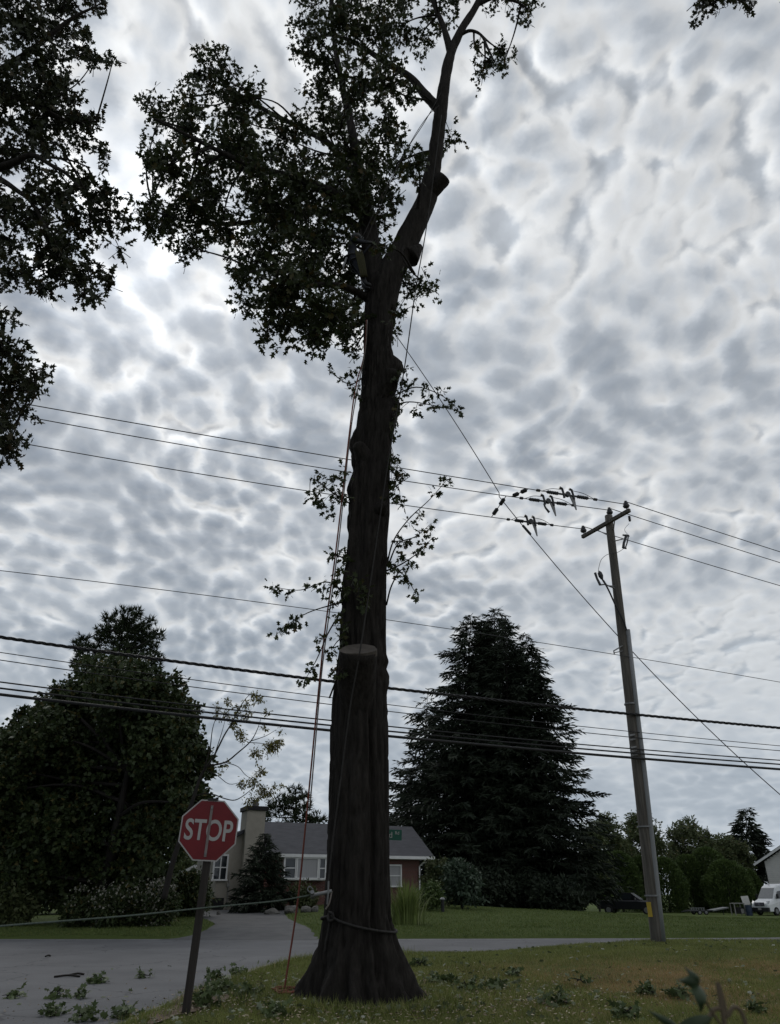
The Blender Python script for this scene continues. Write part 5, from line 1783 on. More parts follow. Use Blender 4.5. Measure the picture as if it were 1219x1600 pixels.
for (ia, xa), (ib, xb), lab in [((2, 768), (1, 791), 'left two-piece insulating rod between lowest and middle wire'), ((1, 799), (0, 826), 'right two-piece insulating rod between middle and uppermost wire')]:
    A_, B_ = on_prim(ia, xa), on_prim(ib, xb)
    t = thing('phase_spacer', lab, 'insulator', tuple((A_ + B_) / 2), 'insulating rods between the wires')
    kid(MB().tube([A_, B_], .015, 6), 'rod', M['insul'], t)
    for u0, u1 in ((.12, .42), (.58, .88)):
        us = np.linspace(u0, u1, 13)
        kid(MB().tube([A_ + (B_ - A_) * u for u in us], [.025] + [.075 if j % 2 else .05 for j in range(11)] + [.025], 9), 'insulator', M['insul'], t)

# cutout, arrester, terminator, riser
def PPole(px, py, out=0.0):
    """point near the pole in the plane across the view at the pole, out metres nearer"""
    return P(px, py, at_pole(py)[1] - out)


ar = MB()
u = [PPole(983, 806, .25) + np.array((0, 0, -.028 * k)) for k in range(9)]
ar.tube(u, [.02, .05, .03, .055, .03, .055, .03, .05, .02], 9)
kid(ar, 'arrester', M['insul'], pole)
kid(MB().tube(catmull([PPole(983, 818, .25), PPole(976, 828, .25), PPole(984, 838, .2), PPole(979, 836, .2)], 5), .007, 5), 'lead', M['wire'], pole)
co = MB()
co.tube([PPole(979, 836, .2), PPole(975, 848, .2), PPole(974, 856, .2)], [.05, .045, .05], 9)
co.tube([PPole(982, 838, .2), PPole(980, 848, .2), PPole(977, 857, .2)], [.022, .025, .022], 8)
co.tube([PPole(973, 836, .2), PPole(983, 837, .2)], .03, 7)
co.tube([PPole(973, 856, .2), PPole(979, 857, .2)], .03, 7)
kid(co, 'fuse_cutout', M['insul'], pole)
kid(MB().tube([at_pole(848) + (.05, -.1, 0), PPole(974, 842, .2)], .02, 7), 'cutout_bracket', M['steel'], pole)
kid(MB().tube(catmull([PPole(975, 857, .2), PPole(965, 863, .2), PPole(950, 866, .2), PPole(940, 874, .2), PPole(936, 886, .2), PPole(935, 893, .2)], 5), .009, 5), 'jumper', M['wire'], pole)
te = MB()
te.tube([PPole(930, 895, .2), PPole(933, 904, .2), PPole(938, 914, .2)], [.045, .04, .045], 9)
kid(te, 'arrester', M['insul'], pole)
te = MB()
te.tube([PPole(936, 892, .2), PPole(937, 895, .2), PPole(939, 900, .2), PPole(941, 905, .2)], [.02, .075, .085, .04], 10)
kid(te, 'cable_terminator', M['insul'], pole)
br = MB()
br.tube([PPole(937, 914, .2), PPole(945, 913, .2), at_pole(921) + (-.05, -.08, 0)], .025, 7)
br.tube([PPole(943, 906, .2), PPole(949, 915, .2), at_pole(918) + (-.05, -.08, 0)], .018, 7)
kid(br, 'terminator_bracket', M['steel'], pole)
kid(MB().tube(catmull([PPole(941, 905, .2), PPole(950, 920, .22), PPole(962, 946, .22), PPole(974, 970, .24), PPole(979, 984, .2)], 6), .03, 8), 'riser_cable', M['cable'], pole)
c0 = PPole(981, 982, .16)
cz_ = [c0]
rc = []
for py, px in ((984, 981), (1100, 994), (1200, 1006), (1300, 1017), (1400, 1028), (1474, 1036)):
    rc.append(PPole(px, py, .10))
rc[-1][2] = min(rc[-1][2], lz(rc[-1][0], rc[-1][1])) - .05
cond = MB()
cond.tube(rc, [.075, .075, .08, .085, .085, .085], 14)
kid(cond, 'riser_pipe', M['conduit'], pole, smooth=True)
for py in (1100, 1292, 1400):
    p = at_pole(py)
    kid(MB().tube([p + (0, 0, -.02), p + (0, 0, .02)], [.215 if py > 1200 else .19] * 2, 20), 'strap', M['steel'], pole)
p = PPole(1015, 1421, .20)
kid(MB().box(p, (.12, .015, .36), R(-4)), 'tag', M['yellow'], pole)
bk = MB()
bk.tube([at_pole(1010) + (-.05, -.1, 0), PPole(959, 1017, .25), PPole(960, 1022, .25)], .022, 7)
bk.tube([PPole(959, 1020, .25), at_pole(1016) + (-.05, -.1, -.05)], .015, 6)
kid(bk, 'neutral_bracket', M['steel'], pole)

# lower lines
wire('neutral_wire', 'single thin wire crossing at mid height to the pole bracket', [[(-160, 874), (0, 891), (560, 965), (960, 1020), (1219, 1065), (1500, 1118)]], LA - .25, .010, 'wire')
wire('power_cable', 'twisted black cable, highest of the lower lines', [[(-160, 975), (0, 993), (300, 1032), (530, 1067), (760, 1094), (985, 1118), (1219, 1138), (1500, 1158)]], LA - .28, .030, 'cable', twist=9)
wire('phone_wire', 'upper of two thin wires under the twisted cable', [[(-160, 1000), (0, 1016), (330, 1060), (620, 1102), (985, 1149), (1219, 1168), (1500, 1185)]], LA - .26, .011, 'cable')
wire('phone_wire', 'lower of two thin wires under the twisted cable', [[(-160, 1011), (0, 1028), (330, 1074), (620, 1112), (985, 1156), (1219, 1175), (1500, 1192)]], LA - .30, .012, 'cable')
wire('phone_cable', 'upper strand of the three black cables at the bottom of the lines', [[(-160, 1046), (0, 1063), (330, 1106), (620, 1138), (985, 1168), (1219, 1188), (1500, 1207)]], LA - .30, .018, 'cable')
wire('phone_cable', 'middle strand of the three black cables at the bottom of the lines', [[(-160, 1056), (0, 1073), (330, 1115), (620, 1145), (985, 1174), (1219, 1195), (1500, 1213)]], LA - .33, .023, 'cable')
wire('phone_cable', 'thickest black cable, lowest of all the lines', [[(-160, 1066), (0, 1083), (330, 1124), (620, 1154), (985, 1180), (1100, 1192), (1219, 1203), (1500, 1222)]], LA - .36, .036, 'cable', seg=8)
for k_, py in enumerate((1149, 1156, 1168, 1174, 1180)):
    p = at_pole(py)
    kid(MB().beam(p + (-.02, -.14, 0), PP(983 + k_ * 1.0, py, LA - .30, LB_) + np.array((0, 0, .0)), .05, .05), 'cable_clamp', M['steel'], pole)
wire('guy_wire', 'long straight wire slanting from behind the oak down past the pole', [[(560, 445), (628, 537), (780, 770)], [(780, 770), (826, 834), (965, 1004), (1219, 1232), (1480, 1440)]], LA + 1.3, .016, 'wire', b=LB_)
gp = PP(823, 828, LA + 1.28, LB_)
tag(MB().tube([gp + np.array((-.14, 0, .2)), gp + np.array((-.12, 0, .17)), gp + np.array((.12, 0, -.17)), gp + np.array((.14, 0, -.2))], [.015, .05, .05, .015], 8).build('wire_splice', M['insul'], loc=tuple(gp)),
    'dark splice where the slanting wire thickens below the switches', 'splice')

# ------------------------------------------------------------------ stop sign
sb_ = PG(290, 1586)
SYd = float(sb_[1])
st_top = P(336, 1258, SYd)
stp = thing('stop_sign', 'red octagonal stop sign on a dark leaning wooden post', 'sign', tuple(sb_))
ax_ = unit(st_top - sb_)
post = MB().beam(sb_ - ax_ * .3, st_top + ax_ * .03, .092, .092, up=(0, 1, 0))
bevel(kid(post, 'post', M['postwood'], stp), .008, 2)
sc = P(326.5, 1297, SYd - .075)
tilt = math.atan2(ax_[0], ax_[2])
ex = np.array((math.cos(tilt), .0, -math.sin(tilt)))
ez = np.array((math.sin(tilt), 0, math.cos(tilt)))
yawS = R(10)
ex = unit(ex * math.cos(yawS) + np.array((0, math.sin(yawS), 0)))
en = np.cross(ex, ez)                         # towards the viewer is -Y
if en[1] > 0:
    en = -en
hw = .785 / 2


def octagon(r, off):
    rr_ = r / math.cos(math.pi / 8)
    return [sc + rr_ * (math.cos(a) * ex + math.sin(a) * ez) + en * off for a in (math.pi / 8 + np.arange(8) * math.pi / 4)]


plate = kid(MB().prism(octagon(hw, 0), en * .004), 'sign_plate', M['white'], stp)
f_ = kid(MB().prism(octagon(hw * .955, .005), en * .002), 'sign_face', M['redsign'], stp)


def text_mesh(txt, size, name, m, root, org, ex_, ez_, en_, off, sx=1.0, bold=.012, width=None):
    cu = bpy.data.curves.new(name, 'FONT')
    cu.body, cu.size, cu.align_x, cu.align_y = txt, size, 'CENTER', 'CENTER'
    cu.offset = bold
    cu.extrude = .001
    to = bpy.data.objects.new(name, cu)
    COL.objects.link(to)
    bpy.context.view_layer.update()
    dg = bpy.context.evaluated_depsgraph_get()
    me = bpy.data.meshes.new_from_object(to.evaluated_get(dg))
    bpy.data.objects.remove(to)
    co = np.zeros(len(me.vertices) * 3)
    me.vertices.foreach_get('co', co)
    co = co.reshape(-1, 3)
    if width:
        sx = width[0] / (co[:, 0].max() - co[:, 0].min())
        sy = width[1] / (co[:, 1].max() - co[:, 1].min())
        co = co * np.array((sx, sy, 1))
        co[:, 1] -= (co[:, 1].max() + co[:, 1].min()) / 2
        co[:, 0] -= (co[:, 0].max() + co[:, 0].min()) / 2
    w = org + co[:, :1] * ex_ + co[:, 1:2] * ez_ + (co[:, 2:3] + off) * en_
    w = w - np.array(root.location)
    me.vertices.foreach_set('co', w.astype(np.float32).ravel())
    me.update()
    me.materials.clear()
    me.materials.append(m)
    o = bpy.data.objects.new(name, me)
    COL.objects.link(o)
    o.parent = root
    return o


text_mesh('STOP', .3, 'lettering', M['white'], stp, sc + ez * .0, ex, ez, en, .009, bold=.005, width=(.655, .275))
strip = MB()
s0, s1 = sc + ez * .32 + en * .014, sc - ez * .34 + en * .014
strip.beam(s0, s1, .035, .006, up=en)
strip_o = kid(strip, 'reflective_strip', M['greysign'], stp)
for s_ in (s0, s1):
    bo_ = s_ - np.sign((s_ - sc) @ ez) * ez * .035
    kid(MB().tube([bo_ + en * .004, bo_ + en * .014], [.016, .012], 8), 'bolt', M['steel'], stp)
kid(MB().box(sc + ez * .40, (.14, .05, .03), 0), 'top_clip', M['black'], stp)

# ------------------------------------------------------------------ street name sign behind the trunk
ny = 20.6
nb = gpt(602, 1500, ny)
ns = thing('street_sign', 'green street name blades on a post hidden behind the oak trunk', 'sign', tuple(nb))
nt = P(602, 1288, ny)
kid(MB().tube([nb - (0, 0, .3), np.array((nb[0], ny, nt[2]))], .03, 10), 'post', M['steel'], ns)
bc = P(606, 1304, ny - .05)
bc[0] = P(628, 1304, ny)[0] - .42
bex = unit(np.array((1, .12, -.03)))
blade1 = MB().beam(bc - bex * .42, bc + bex * .42, .008, .25)
kid(blade1, 'name_blade', M['greensign'], ns)
ben = unit(np.cross(bex, (0, 0, 1)))
ben = ben if ben[1] < 0 else -ben
text_mesh('Rd', .1, 'lettering', M['white'], ns, bc + bex * .30 + np.array((0, 0, .05)), bex, np.array((0, 0, 1.0)), ben, .006, bold=.0, width=(.10, .075))
text_mesh('d', .1, 'lettering', M['white'], ns, bc + bex * .13, bex, np.array((0, 0, 1.0)), ben, .006, bold=.0, width=(.08, .14))
bc2 = np.array((nb[0], ny, P(602, 1323, ny)[2]))
kid(MB().beam(bc2 + (.02, -.4, 0), bc2 + (.08, .4, 0), .008, .22), 'name_blade', M['greensign'], ns)

# ------------------------------------------------------------------ ropes
def rope(name, label, pts, r, m, cat='rope', n=10, seg=6):
    c = catmull(pts, n)
    return tag(MB().tube(c, r, seg).build(name, M[m], loc=tuple(c[0]), smooth=True), label, cat)


g0_ = PG(443, 1556)
g0_[2] += .02
rope('rigging_rope', 'red rigging rope dropping straight from the crown to the ground left of the trunk', [g0_, P(465, 1410, 12.9), P(480, 1265, 12.7), P(505, 1010, 12.4), P(525, 860, 12.3), P(548, 660, 12.2), P(557, 600, 12.2), P(569, 555, 12.25), P(573, 500, 12.1)], .014, 'rope_red')
rope('rigging_rope', 'second pale strand running beside the red rope down to head height', [P(484, 1265, 12.65), P(500, 1080, 12.45), P(509, 1000, 12.38), P(529, 850, 12.28), P(550, 660, 12.2), P(570, 552, 12.2), P(574, 500, 12.05)], .011, 'rope_pale')
cz2 = rng = np.random.default_rng(3)
loop = [g0_]
for i in range(26):
    a = i * .8
    loop.append(g0_ + np.array((math.cos(a) * .22 + .1 + rng.normal() * .05, math.sin(a) * .22 + rng.normal() * .06 - .1, .0)))
loop = np.array(loop)
for p in loop[1:]:
    p[2] = lz(p[0], p[1]) + .07 + rng.random() * .03
rope('rope_coil', 'loose orange rope tail piled on the grass at the trunk foot', loop, .012, 'rope_red', n=5)
rope('climbing_line', 'thin dark line hanging down the face of the trunk', [P(690, 180, 12.1), P(668, 345, 12.2), P(650, 450, 12.0), P(632, 575, 11.95), P(607, 720, 11.95), P(585, 870, 11.95), P(563, 1015, 11.72), P(548, 1100, 11.85), P(535, 1200, 11.95), P(522, 1300, 11.95), P(512, 1388, 11.95)], .012, 'rope_grey')
rope('climbing_line', 'slack climbing line from the right leader down to the climber', [P(692, 140, 12.1), P(664, 190, 12.0), P(635, 235, 11.9), P(600, 300, 11.9), P(566, 372, 12.0)], .010, 'rope_grey')
rope('climbing_line', 'second strand of the slanting line above the climber', [P(686, 165, 12.1), P(668, 182, 12.0), P(642, 222, 11.9), P(610, 285, 11.85), P(570, 380, 11.95)], .009, 'rope_grey')
rope('climbing_line', 'thin line beside the top of the right leader', [P(712, 75, 12.0), P(704, 120, 11.95), P(697, 180, 11.95), P(697, 190, 12.0), P(703, 205, 12.0)], .009, 'rope_grey')
tp0 = P(510, 1396, TY - .62)
rope('guy_rope', 'taut grey green rope stretched left from the trunk past the stop sign post', [tp0 + (-.22, 0, -.02), P(430, 1408, 11.7), P(315, 1419, 11.05), P(200, 1431, 10.5), P(0, 1447, 9.6), P(-300, 1475, 8.4)], .011, 'rope_green', n=6)
# lowering device strapped to the trunk
dv = thing('lowering_device', 'silver rope lowering device strapped to the trunk at chest height', 'pulley', tuple(tp0))
kid(MB().tube([tp0 + (-.22, -.02, -.03), tp0 + (.08, -.02, .03)], .024, 12), 'barrel', M['steel'], dv)
kid(MB().tube([tp0 + (.03, -.05, .16), tp0 + (.03, -.04, .0), tp0 + (.02, -.02, -.14)], [.013, .014, .013], 8), 'pin', M['steel'], dv)
kid(MB().tube([tp0 + (-.2, -.07, .02), tp0 + (-.2, .05, -.05)], .03, 10), 'flange', M['steel'], dv)
kid(MB().tube(catmull([tp0 + (-.22, -.04, .0), tp0 + (-.27, -.05, .05), tp0 + (-.24, -.05, .09), tp0 + (-.19, -.04, .05)], 5), .010, 7), 'shackle', M['steel'], dv)
kid(MB().tube(catmull([tp0 + (.08, -.02, .03), tp0 + (.05, -.03, -.12), tp0 + (.0, -.02, -.2)], 5), .012, 7), 'hitch_cord', M['rope_pale'], dv)


def round_trunk(z_of, a0_, a1_, n=40, extra=.02):
    pts = []
    for a in np.linspace(a0_, a1_, n):
        z = z_of(a)
        i = np.argmin(np.abs(zz - z))
        k_ = int(round((a % (2 * math.pi)) / (2 * math.pi) * NS)) % NS
        v = V[i * NS + k_]
        rr_ = max(np.hypot(V[i * NS + (k_ + j) % NS][0] - cx[i], V[i * NS + (k_ + j) % NS][1] - TY) for j in (-3, -2, -1, 0, 1, 2, 3)) + extra
        pts.append((cx[i] + rr_ * math.cos(a), TY + rr_ * math.sin(a), z))
    return np.array(pts)


zk, zr = P(505, 1432, TY - .5)[2], P(610, 1458, TY - .4)[2]
sl = thing('rope_sling', 'dark rope sling tied round the lower trunk with hanging tail', 'rope', tuple(P(508, 1434, TY - .5)))
# front from the knot on the left (angle about -2.45) to the right side, then round the back
ka = -2.35
front = round_trunk(lambda a: zk + (zr - zk) * (1 - (1 - min(1, (a - ka) / (-.15 - ka))) ** 2.0), ka, -.15, 60)
back = round_trunk(lambda a: zr + (zk - zr) * ((a + .15) / (ka + 2 * math.pi + .15)), -.15, ka + 2 * math.pi, 50)
kid(MB().tube(np.vstack((front, back[1:])), .018, 8), 'loop', M['rope_grey'], sl, smooth=True)
kn = front[0]
kid(MB().tube(catmull([kn + (-.03, -.02, .05), kn + (.03, -.05, .03), kn + (.04, -.04, -.04), kn + (-.03, -.05, -.05), kn + (-.03, -.01, .03)], 6), .020, 8), 'knot', M['rope_grey'], sl, smooth=True)
tl_ = round_trunk(lambda a: zk - (zk - P(490, 1490, TY - .5)[2]) * min(1, max(0, (ka - a) / .16)), ka, ka - .16, 14, .025)
kid(MB().tube(tl_, .016, 7), 'tail', M['rope_grey'], sl, smooth=True)

# ------------------------------------------------------------------ climber
def person():
    hip = P(553, 408, 12.25)
    pr = thing('person', 'climber in dark work clothes and helmet clinging to the left leader', 'person', tuple(hip))
    S = {}
    # joints relative to the hips; x right (towards the limb), y away, z up
    J = {'hip': (0, 0, 0), 'waist': (-.05, 0, .18), 'chest': (-.06, .0, .38), 'neck': (-.02, .0, .56), 'head': (.02, .0, .66), 'crown': (.04, .0, .80),
         'shl': (-.06, -.19, .50), 'ell': (.16, -.24, .36), 'wrl': (.36, -.10, .50), 'hal': (.42, -.04, .55),
         'shr': (-.04, .19, .50), 'elr': (.18, .24, .44), 'wrr': (.36, .14, .60), 'har': (.42, .08, .66),
         'thl': (.0, -.10, -.04), 'knl': (.16, -.13, -.40), 'anl': (.28, -.10, -.80), 'tol': (.42, -.10, -.86),
         'thr': (.0, .10, -.04), 'knr': (.22, .13, -.34), 'anr': (.26, .10, -.74), 'tor': (.40, .08, -.78)}
    Rr = {'hip': .15, 'waist': .135, 'chest': .16, 'neck': .06, 'head': .085, 'crown': .075, 'shl': .075, 'ell': .055, 'wrl': .036, 'hal': .04, 'shr': .075, 'elr': .055, 'wrr': .036, 'har': .04,
          'thl': .105, 'knl': .075, 'anl': .055, 'tol': .045, 'thr': .105, 'knr': .075, 'anr': .055, 'tor': .045}
    E = [('hip', 'waist'), ('waist', 'chest'), ('chest', 'neck'), ('neck', 'head'), ('head', 'crown'), ('chest', 'shl'), ('shl', 'ell'), ('ell', 'wrl'), ('wrl', 'hal'), ('chest', 'shr'), ('shr', 'elr'), ('elr', 'wrr'), ('wrr', 'har'),
         ('hip', 'thl'), ('thl', 'knl'), ('knl', 'anl'), ('anl', 'tol'), ('hip', 'thr'), ('thr', 'knr'), ('knr', 'anr'), ('anr', 'tor')]
    J = {k: np.array(v, float) for k, v in J.items()}
    # fingers and thumb curling round the limb
    for sd_, w_, h_ in (('l', 'wrl', 'hal'), ('r', 'wrr', 'har')):
        yd = 1 if sd_ == 'l' else -1
        for f in range(4):
            z = .032 - .021 * f
            ln = (.085, .095, .09, .07)[f]
            J[f'f{sd_}{f}a'] = J[h_] + np.array((.035, yd * .025, z))
            J[f'f{sd_}{f}b'] = J[h_] + np.array((.03 + ln * .5, yd * .07, z))
            Rr[f'f{sd_}{f}a'] = Rr[f'f{sd_}{f}b'] = .009
            E += [(h_, f'f{sd_}{f}a'), (f'f{sd_}{f}a', f'f{sd_}{f}b')]
        J[f't{sd_}'] = J[h_] + np.array((.0, yd * .05, .06))
        Rr[f't{sd_}'] = .010
        E += [(w_, f't{sd_}')]
    names = list(J)
    me = bpy.data.meshes.new('body')
    me.from_pydata([tuple(J[n]) for n in names], [(names.index(a), names.index(b)) for a, b in E], [])
    o = bpy.data.objects.new('body', me)
    COL.objects.link(o)
    sk = o.modifiers.new('skin', 'SKIN')
    sk.use_smooth_shade = True
    for i, n in enumerate(names):
        me.skin_vertices[0].data[i].radius = (Rr[n], Rr[n])
        me.skin_vertices[0].data[i].use_root = (n == 'hip')
    ss = o.modifiers.new('sub', 'SUBSURF')
    ss.levels = ss.render_levels = 1
    bpy.context.view_layer.update()
    ev = bpy.data.meshes.new_from_object(o.evaluated_get(bpy.context.evaluated_depsgraph_get()))
    bpy.data.objects.remove(o)
    for m_ in ('navy', 'jacket', 'skin', 'black'):
        ev.materials.append(M[m_])
    for p in ev.polygons:
        c = p.center
        if c.x > .33 and c.z > .4:
            p.material_index = 3
        elif c.z > .60 and c.x < .2:
            p.material_index = 2
        elif c.z > .06:
            p.material_index = 1
        elif c.z < -.70:
            p.material_index = 3
        else:
            p.material_index = 0
    b = bpy.data.objects.new('body', ev)
    COL.objects.link(b)
    b.parent = pr
    H = np.array(hip)
    hb = MB()
    hc = H + J['head'] + np.array((.015, 0, .09))
    hb.tube([hc + (0, 0, -.03), hc + (.0, 0, .01), hc + (0, 0, .06), hc + (0, 0, .10), hc + (0, 0, .125)], [.128, .125, .112, .08, .02], 20)
    hb.tube([hc + (.10, 0, -.025), hc + (.17, 0, -.04)], [.07, .05], 12)
    kid(hb, 'helmet', M['helmet'], pr, smooth=True)
    fc = MB()
    hd = H + J['head']
    fc.tube([hd + (.075, 0, .02), hd + (.115, 0, -.02), hd + (.085, 0, -.03)], [.012, .02, .012], 8)
    fc.tube([hd + (.085, -.03, -.05), hd + (.088, .03, -.05)], .008, 6)
    for sy in (-.088, .088):
        fc.tube([hd + (0, sy, -.02), hd + (-.01, sy * 1.1, .01), hd + (0, sy, .035)], [.01, .016, .01], 7)
    kid(fc, 'face', M['skin'], pr, smooth=True)
    for sy in (-.034, .034):
        kid(MB().tube([hd + (.072, sy, .028), hd + (.088, sy, .028)], [.014, .006], 8), 'eye', M['white'], pr)
    hr = MB()
    a = np.linspace(0, 2 * math.pi, 25)
    w = H + J['hip'] + np.array((-.02, 0, .06))
    hr.tube(np.stack((w[0] + .155 * np.cos(a), w[1] + .165 * np.sin(a), w[2] + 0 * a), 1), .028, 7, cap=False)
    for sy in (-1, 1):
        kn = H + J['thl' if sy < 0 else 'thr'] * .75 + J['knl' if sy < 0 else 'knr'] * .25
        hr.tube(np.stack((kn[0] + .115 * np.cos(a), kn[1] + .115 * np.sin(a), kn[2] + .03 * np.cos(a)), 1), .02, 6, cap=False)
    kid(hr, 'harness', M['black'], pr, smooth=True)
    sb2 = MB()
    s0_ = H + np.array((-.16, -.12, -.02))
    sb2.tube([s0_, s0_ + (-.05, -.01, -.22), s0_ + (-.07, 0, -.40)], [.025, .022, .012], 8)
    kid(sb2, 'saw_scabbard', M['steel'], pr)
    return pr


person()
rg = np.random.default_rng(4)
hb_ = P(563, 405, 12.05)
bun = MB()
for i in range(7):
    x = (i - 3) * .022
    bun.tube(catmull([hb_ + np.array((x - .05, -.03 * math.cos(i), .25)), hb_ + np.array((x * 1.2, -.06, 0)), hb_ + np.array((x + .08, -.04, -.45 - .03 * rg.random())), hb_ + np.array((x + .09, .02, -.5)), hb_ + np.array((x + .03, .0, -.1))], 6), .013, 6)
tag(bun.build('rope_bundle', M['olive'], loc=tuple(hb_), smooth=True), 'olive rope hanging in loops beside the climber', 'rope')

# ------------------------------------------------------------------ cut sprigs and fallen leaves
def sprig(px, py, wpx, label, seed, on_road, n=60, tall=.06, leaf=.11, group=None):
    rg = np.random.default_rng(seed)
    z0 = -.10 if on_road else None
    c = PG(px, py, z0)
    w = wpx / 2 * mpp(py, c[1]) * (.75 if on_road else .95)
    t = thing('leafy_sprig', label, 'branch', tuple(c), group)
    sbm = MB()
    ends = []
    for k_ in range(3 + int(w * 3)):
        a = rg.random() * 2 * math.pi
        l_ = w * rg.uniform(.4, 1.0)
        e = c + np.array((math.cos(a) * l_, math.sin(a) * l_, rg.uniform(.02, tall)))
        path = catmull([c + rg.normal(size=3) * .05 + (0, 0, .03), (c + e) / 2 + (0, 0, rg.uniform(.02, tall)), e], 5)
        if not on_road:
            path[:, 2] += 0.02
        sbm.tube(path, np.linspace(.012, .004, len(path)), 5)
        ends.append(path)
    kid(sbm, 'twig', M['bark_far'], t)
    allp = np.concatenate(ends)
    n = int(n * (.75 if on_road else 1.0))
    idx = rg.integers(0, len(allp), n)
    p = allp[idx] + rg.normal(size=(n, 3)) * np.array((.06, .06, .03)) * (1 + w)
    base = -.10 if on_road else lawn(p[:, 0], p[:, 1])
    p[:, 2] = np.maximum(p[:, 2], base + .015)
    lm = MB()
    ax = rg.normal(size=(n, 3)) * np.array((1, 1, .5)) + np.array((0, 0, .1))
    scatter(lm, p, ax, leaf * rg.uniform(.7, 1.2, n), OAK_V, OAK_F, .9, 0, None, rg)
    kid(lm, 'leaves', M['sprig'], t, kind='stuff')
    return t


SPR = [(155, 1536, 62, 'largest leafy oak cutting lying on the road', 1, 110), (226, 1528, 34, 'small flat oak cutting right of the largest one on the road', 1, 45), (124, 1560, 34, 'oak cutting just below the largest one on the road', 1, 40),
       (86, 1560, 40, 'dark oak cutting left of centre on the road', 1, 45), (20, 1560, 50, 'oak cutting at the left frame edge on the road', 1, 50), (75, 1586, 62, 'spread oak cutting at the bottom left of the road', 1, 85), (190, 1590, 80, 'broad heap of oak cuttings where road meets the grass corner', 1, 110), (130, 1596, 60, 'oak cutting at the very bottom edge of the road', 1, 70),
       (330, 1533, 34, 'upright oak cutting on the kerb right of the sign post', 0, 60), (372, 1524, 26, 'oak cutting at the kerb midway between sign and trunk', 0, 50), (350, 1552, 60, 'oak cutting in the grass right of the sign post', 0, 110), (395, 1560, 60, 'oak cutting in the grass between sign post and rope', 0, 110), (320, 1575, 50, 'oak cutting at the foot of the sign post', 0, 80), (430, 1590, 50, 'oak cutting before the left roots of the trunk', 0, 80),
       (655, 1510, 34, 'oak cutting right behind the trunk roots', 0, 60), (690, 1538, 46, 'pale oak cutting beside the right roots', 0, 80), (725, 1552, 48, 'upright oak cutting right of the roots', 0, 90), (770, 1545, 50, 'wide oak cutting farther right of the roots', 0, 80), (800, 1525, 36, 'low oak cutting behind the wide one on the lawn', 0, 50), (868, 1570, 50, 'pale oak cutting in the middle of the lawn', 0, 80), (905, 1540, 22, 'single bare forked twig cutting in the dry grass', 0, 20), (1015, 1556, 40, 'oak cutting in the dry grass left of the foreground weed', 0, 60), (985, 1592, 44, 'oak cutting at the bottom edge of the lawn', 0, 60), (1062, 1560, 44, 'oak cutting behind the foreground weed', 0, 60), (1180, 1583, 24, 'small oak cutting at the lower right of the lawn', 0, 30)]
for i, (px, py, w, lab, onr, n) in enumerate(SPR):
    sprig(px, py, w, lab, 200 + i, onr, n, group='oak cuttings on the ground')

rg = np.random.default_rng(77)
lm = MB()
n = 9000
fx, fy = rg.uniform(-7, 11, n), rg.uniform(9.5, 23, n)
dens = .03 + 1.1 * np.exp(-((fx + .2) ** 2 / 5 + (fy - 12.8) ** 2 / 6)) + .05 * (fx > 0)
k = rg.random(n) < dens * .75
fx, fy = fx[k], fy[k]
sr = sdpoly(fx, fy, ROAD)
fz = np.where(sr < 0, -.092, lawn(fx, fy) + .045 + rg.random(len(fx)) * .04)
keep = np.where(sr < 0, rg.random(len(fx)) < np.where((fx > -6.5) & (fy < 15), .5, .06), True)
keep &= np.hypot(fx - cs_[1], fy - TY) > .8
fx, fy, fz = fx[keep], fy[keep], fz[keep]
n = len(fx)
scatter(lm, np.stack((fx, fy, fz), 1), rg.normal(size=(n, 3)) * np.array((1, 1, .18)), .10 * rg.uniform(.6, 1.2, n), OAK_V, OAK_F, 1.2, 0, None, rg)
lf = lm.build('fallen_leaves', M['fallen'], kind='stuff')
tag(lf, 'scattered pale fallen oak leaves on lawn and road', 'leaves')
# sawdust and wood chips thrown down by the work
n = 5200
ca_, cr_ = rg.random(n) * 2 * math.pi, np.abs(rg.normal(size=n)) * 2.6 + .7
chx, chy = cs_[1] + np.cos(ca_) * cr_ * 1.3, TY - .3 + np.sin(ca_) * cr_
k = rg.random(n) < np.where(chx < -3.2, .5, 1)
chx, chy = chx[k], chy[k]
chz = np.where(sdpoly(chx, chy, ROAD) < 0, -.094, lawn(chx, chy) + .03 + rg.random(len(chx)) * .05)
k = np.hypot(chx - cs_[1], chy - TY) > .9
lm = MB()
scatter(lm, np.stack((chx, chy, chz), 1)[k], rg.normal(size=(int(k.sum()), 3)) * np.array((1, 1, .2)), rg.uniform(.02, .06, int(k.sum())), DIA_V, DIA_F, 1.5, 0, None, rg)
M['chips'] = leafmat('wood chips', (.10, .075, .045), (.26, .21, .14), (.40, .34, .25), .0)
tag(lm.build('wood_chips', M['chips'], kind='stuff'), 'pale wood chips and leaf scraps strewn round the trunk', 'chips')
# bare trodden earth where the corner of the lawn meets the street
soil_c = PG(250, 1578)
soil_p = []
for a in np.linspace(0, 2 * math.pi, 40, endpoint=False):
    k_ = 1 + .25 * math.sin(3 * a + 1) + .15 * math.sin(7 * a)
    soil_p.append((soil_c[0] + .30 + .32 * math.cos(a) * k_, soil_c[1] + .5 + 1.5 * math.sin(a) * k_))
M['soil'] = mat('bare earth', (.17, .125, .09), .95, (.085, .062, .045), 6, (1, 1, 1), .02, 25)
sheet('bare_earth', soil_p, lambda x, y: float(ground(np.array([x]), np.array([y]))[0]) + .022, M['soil'])
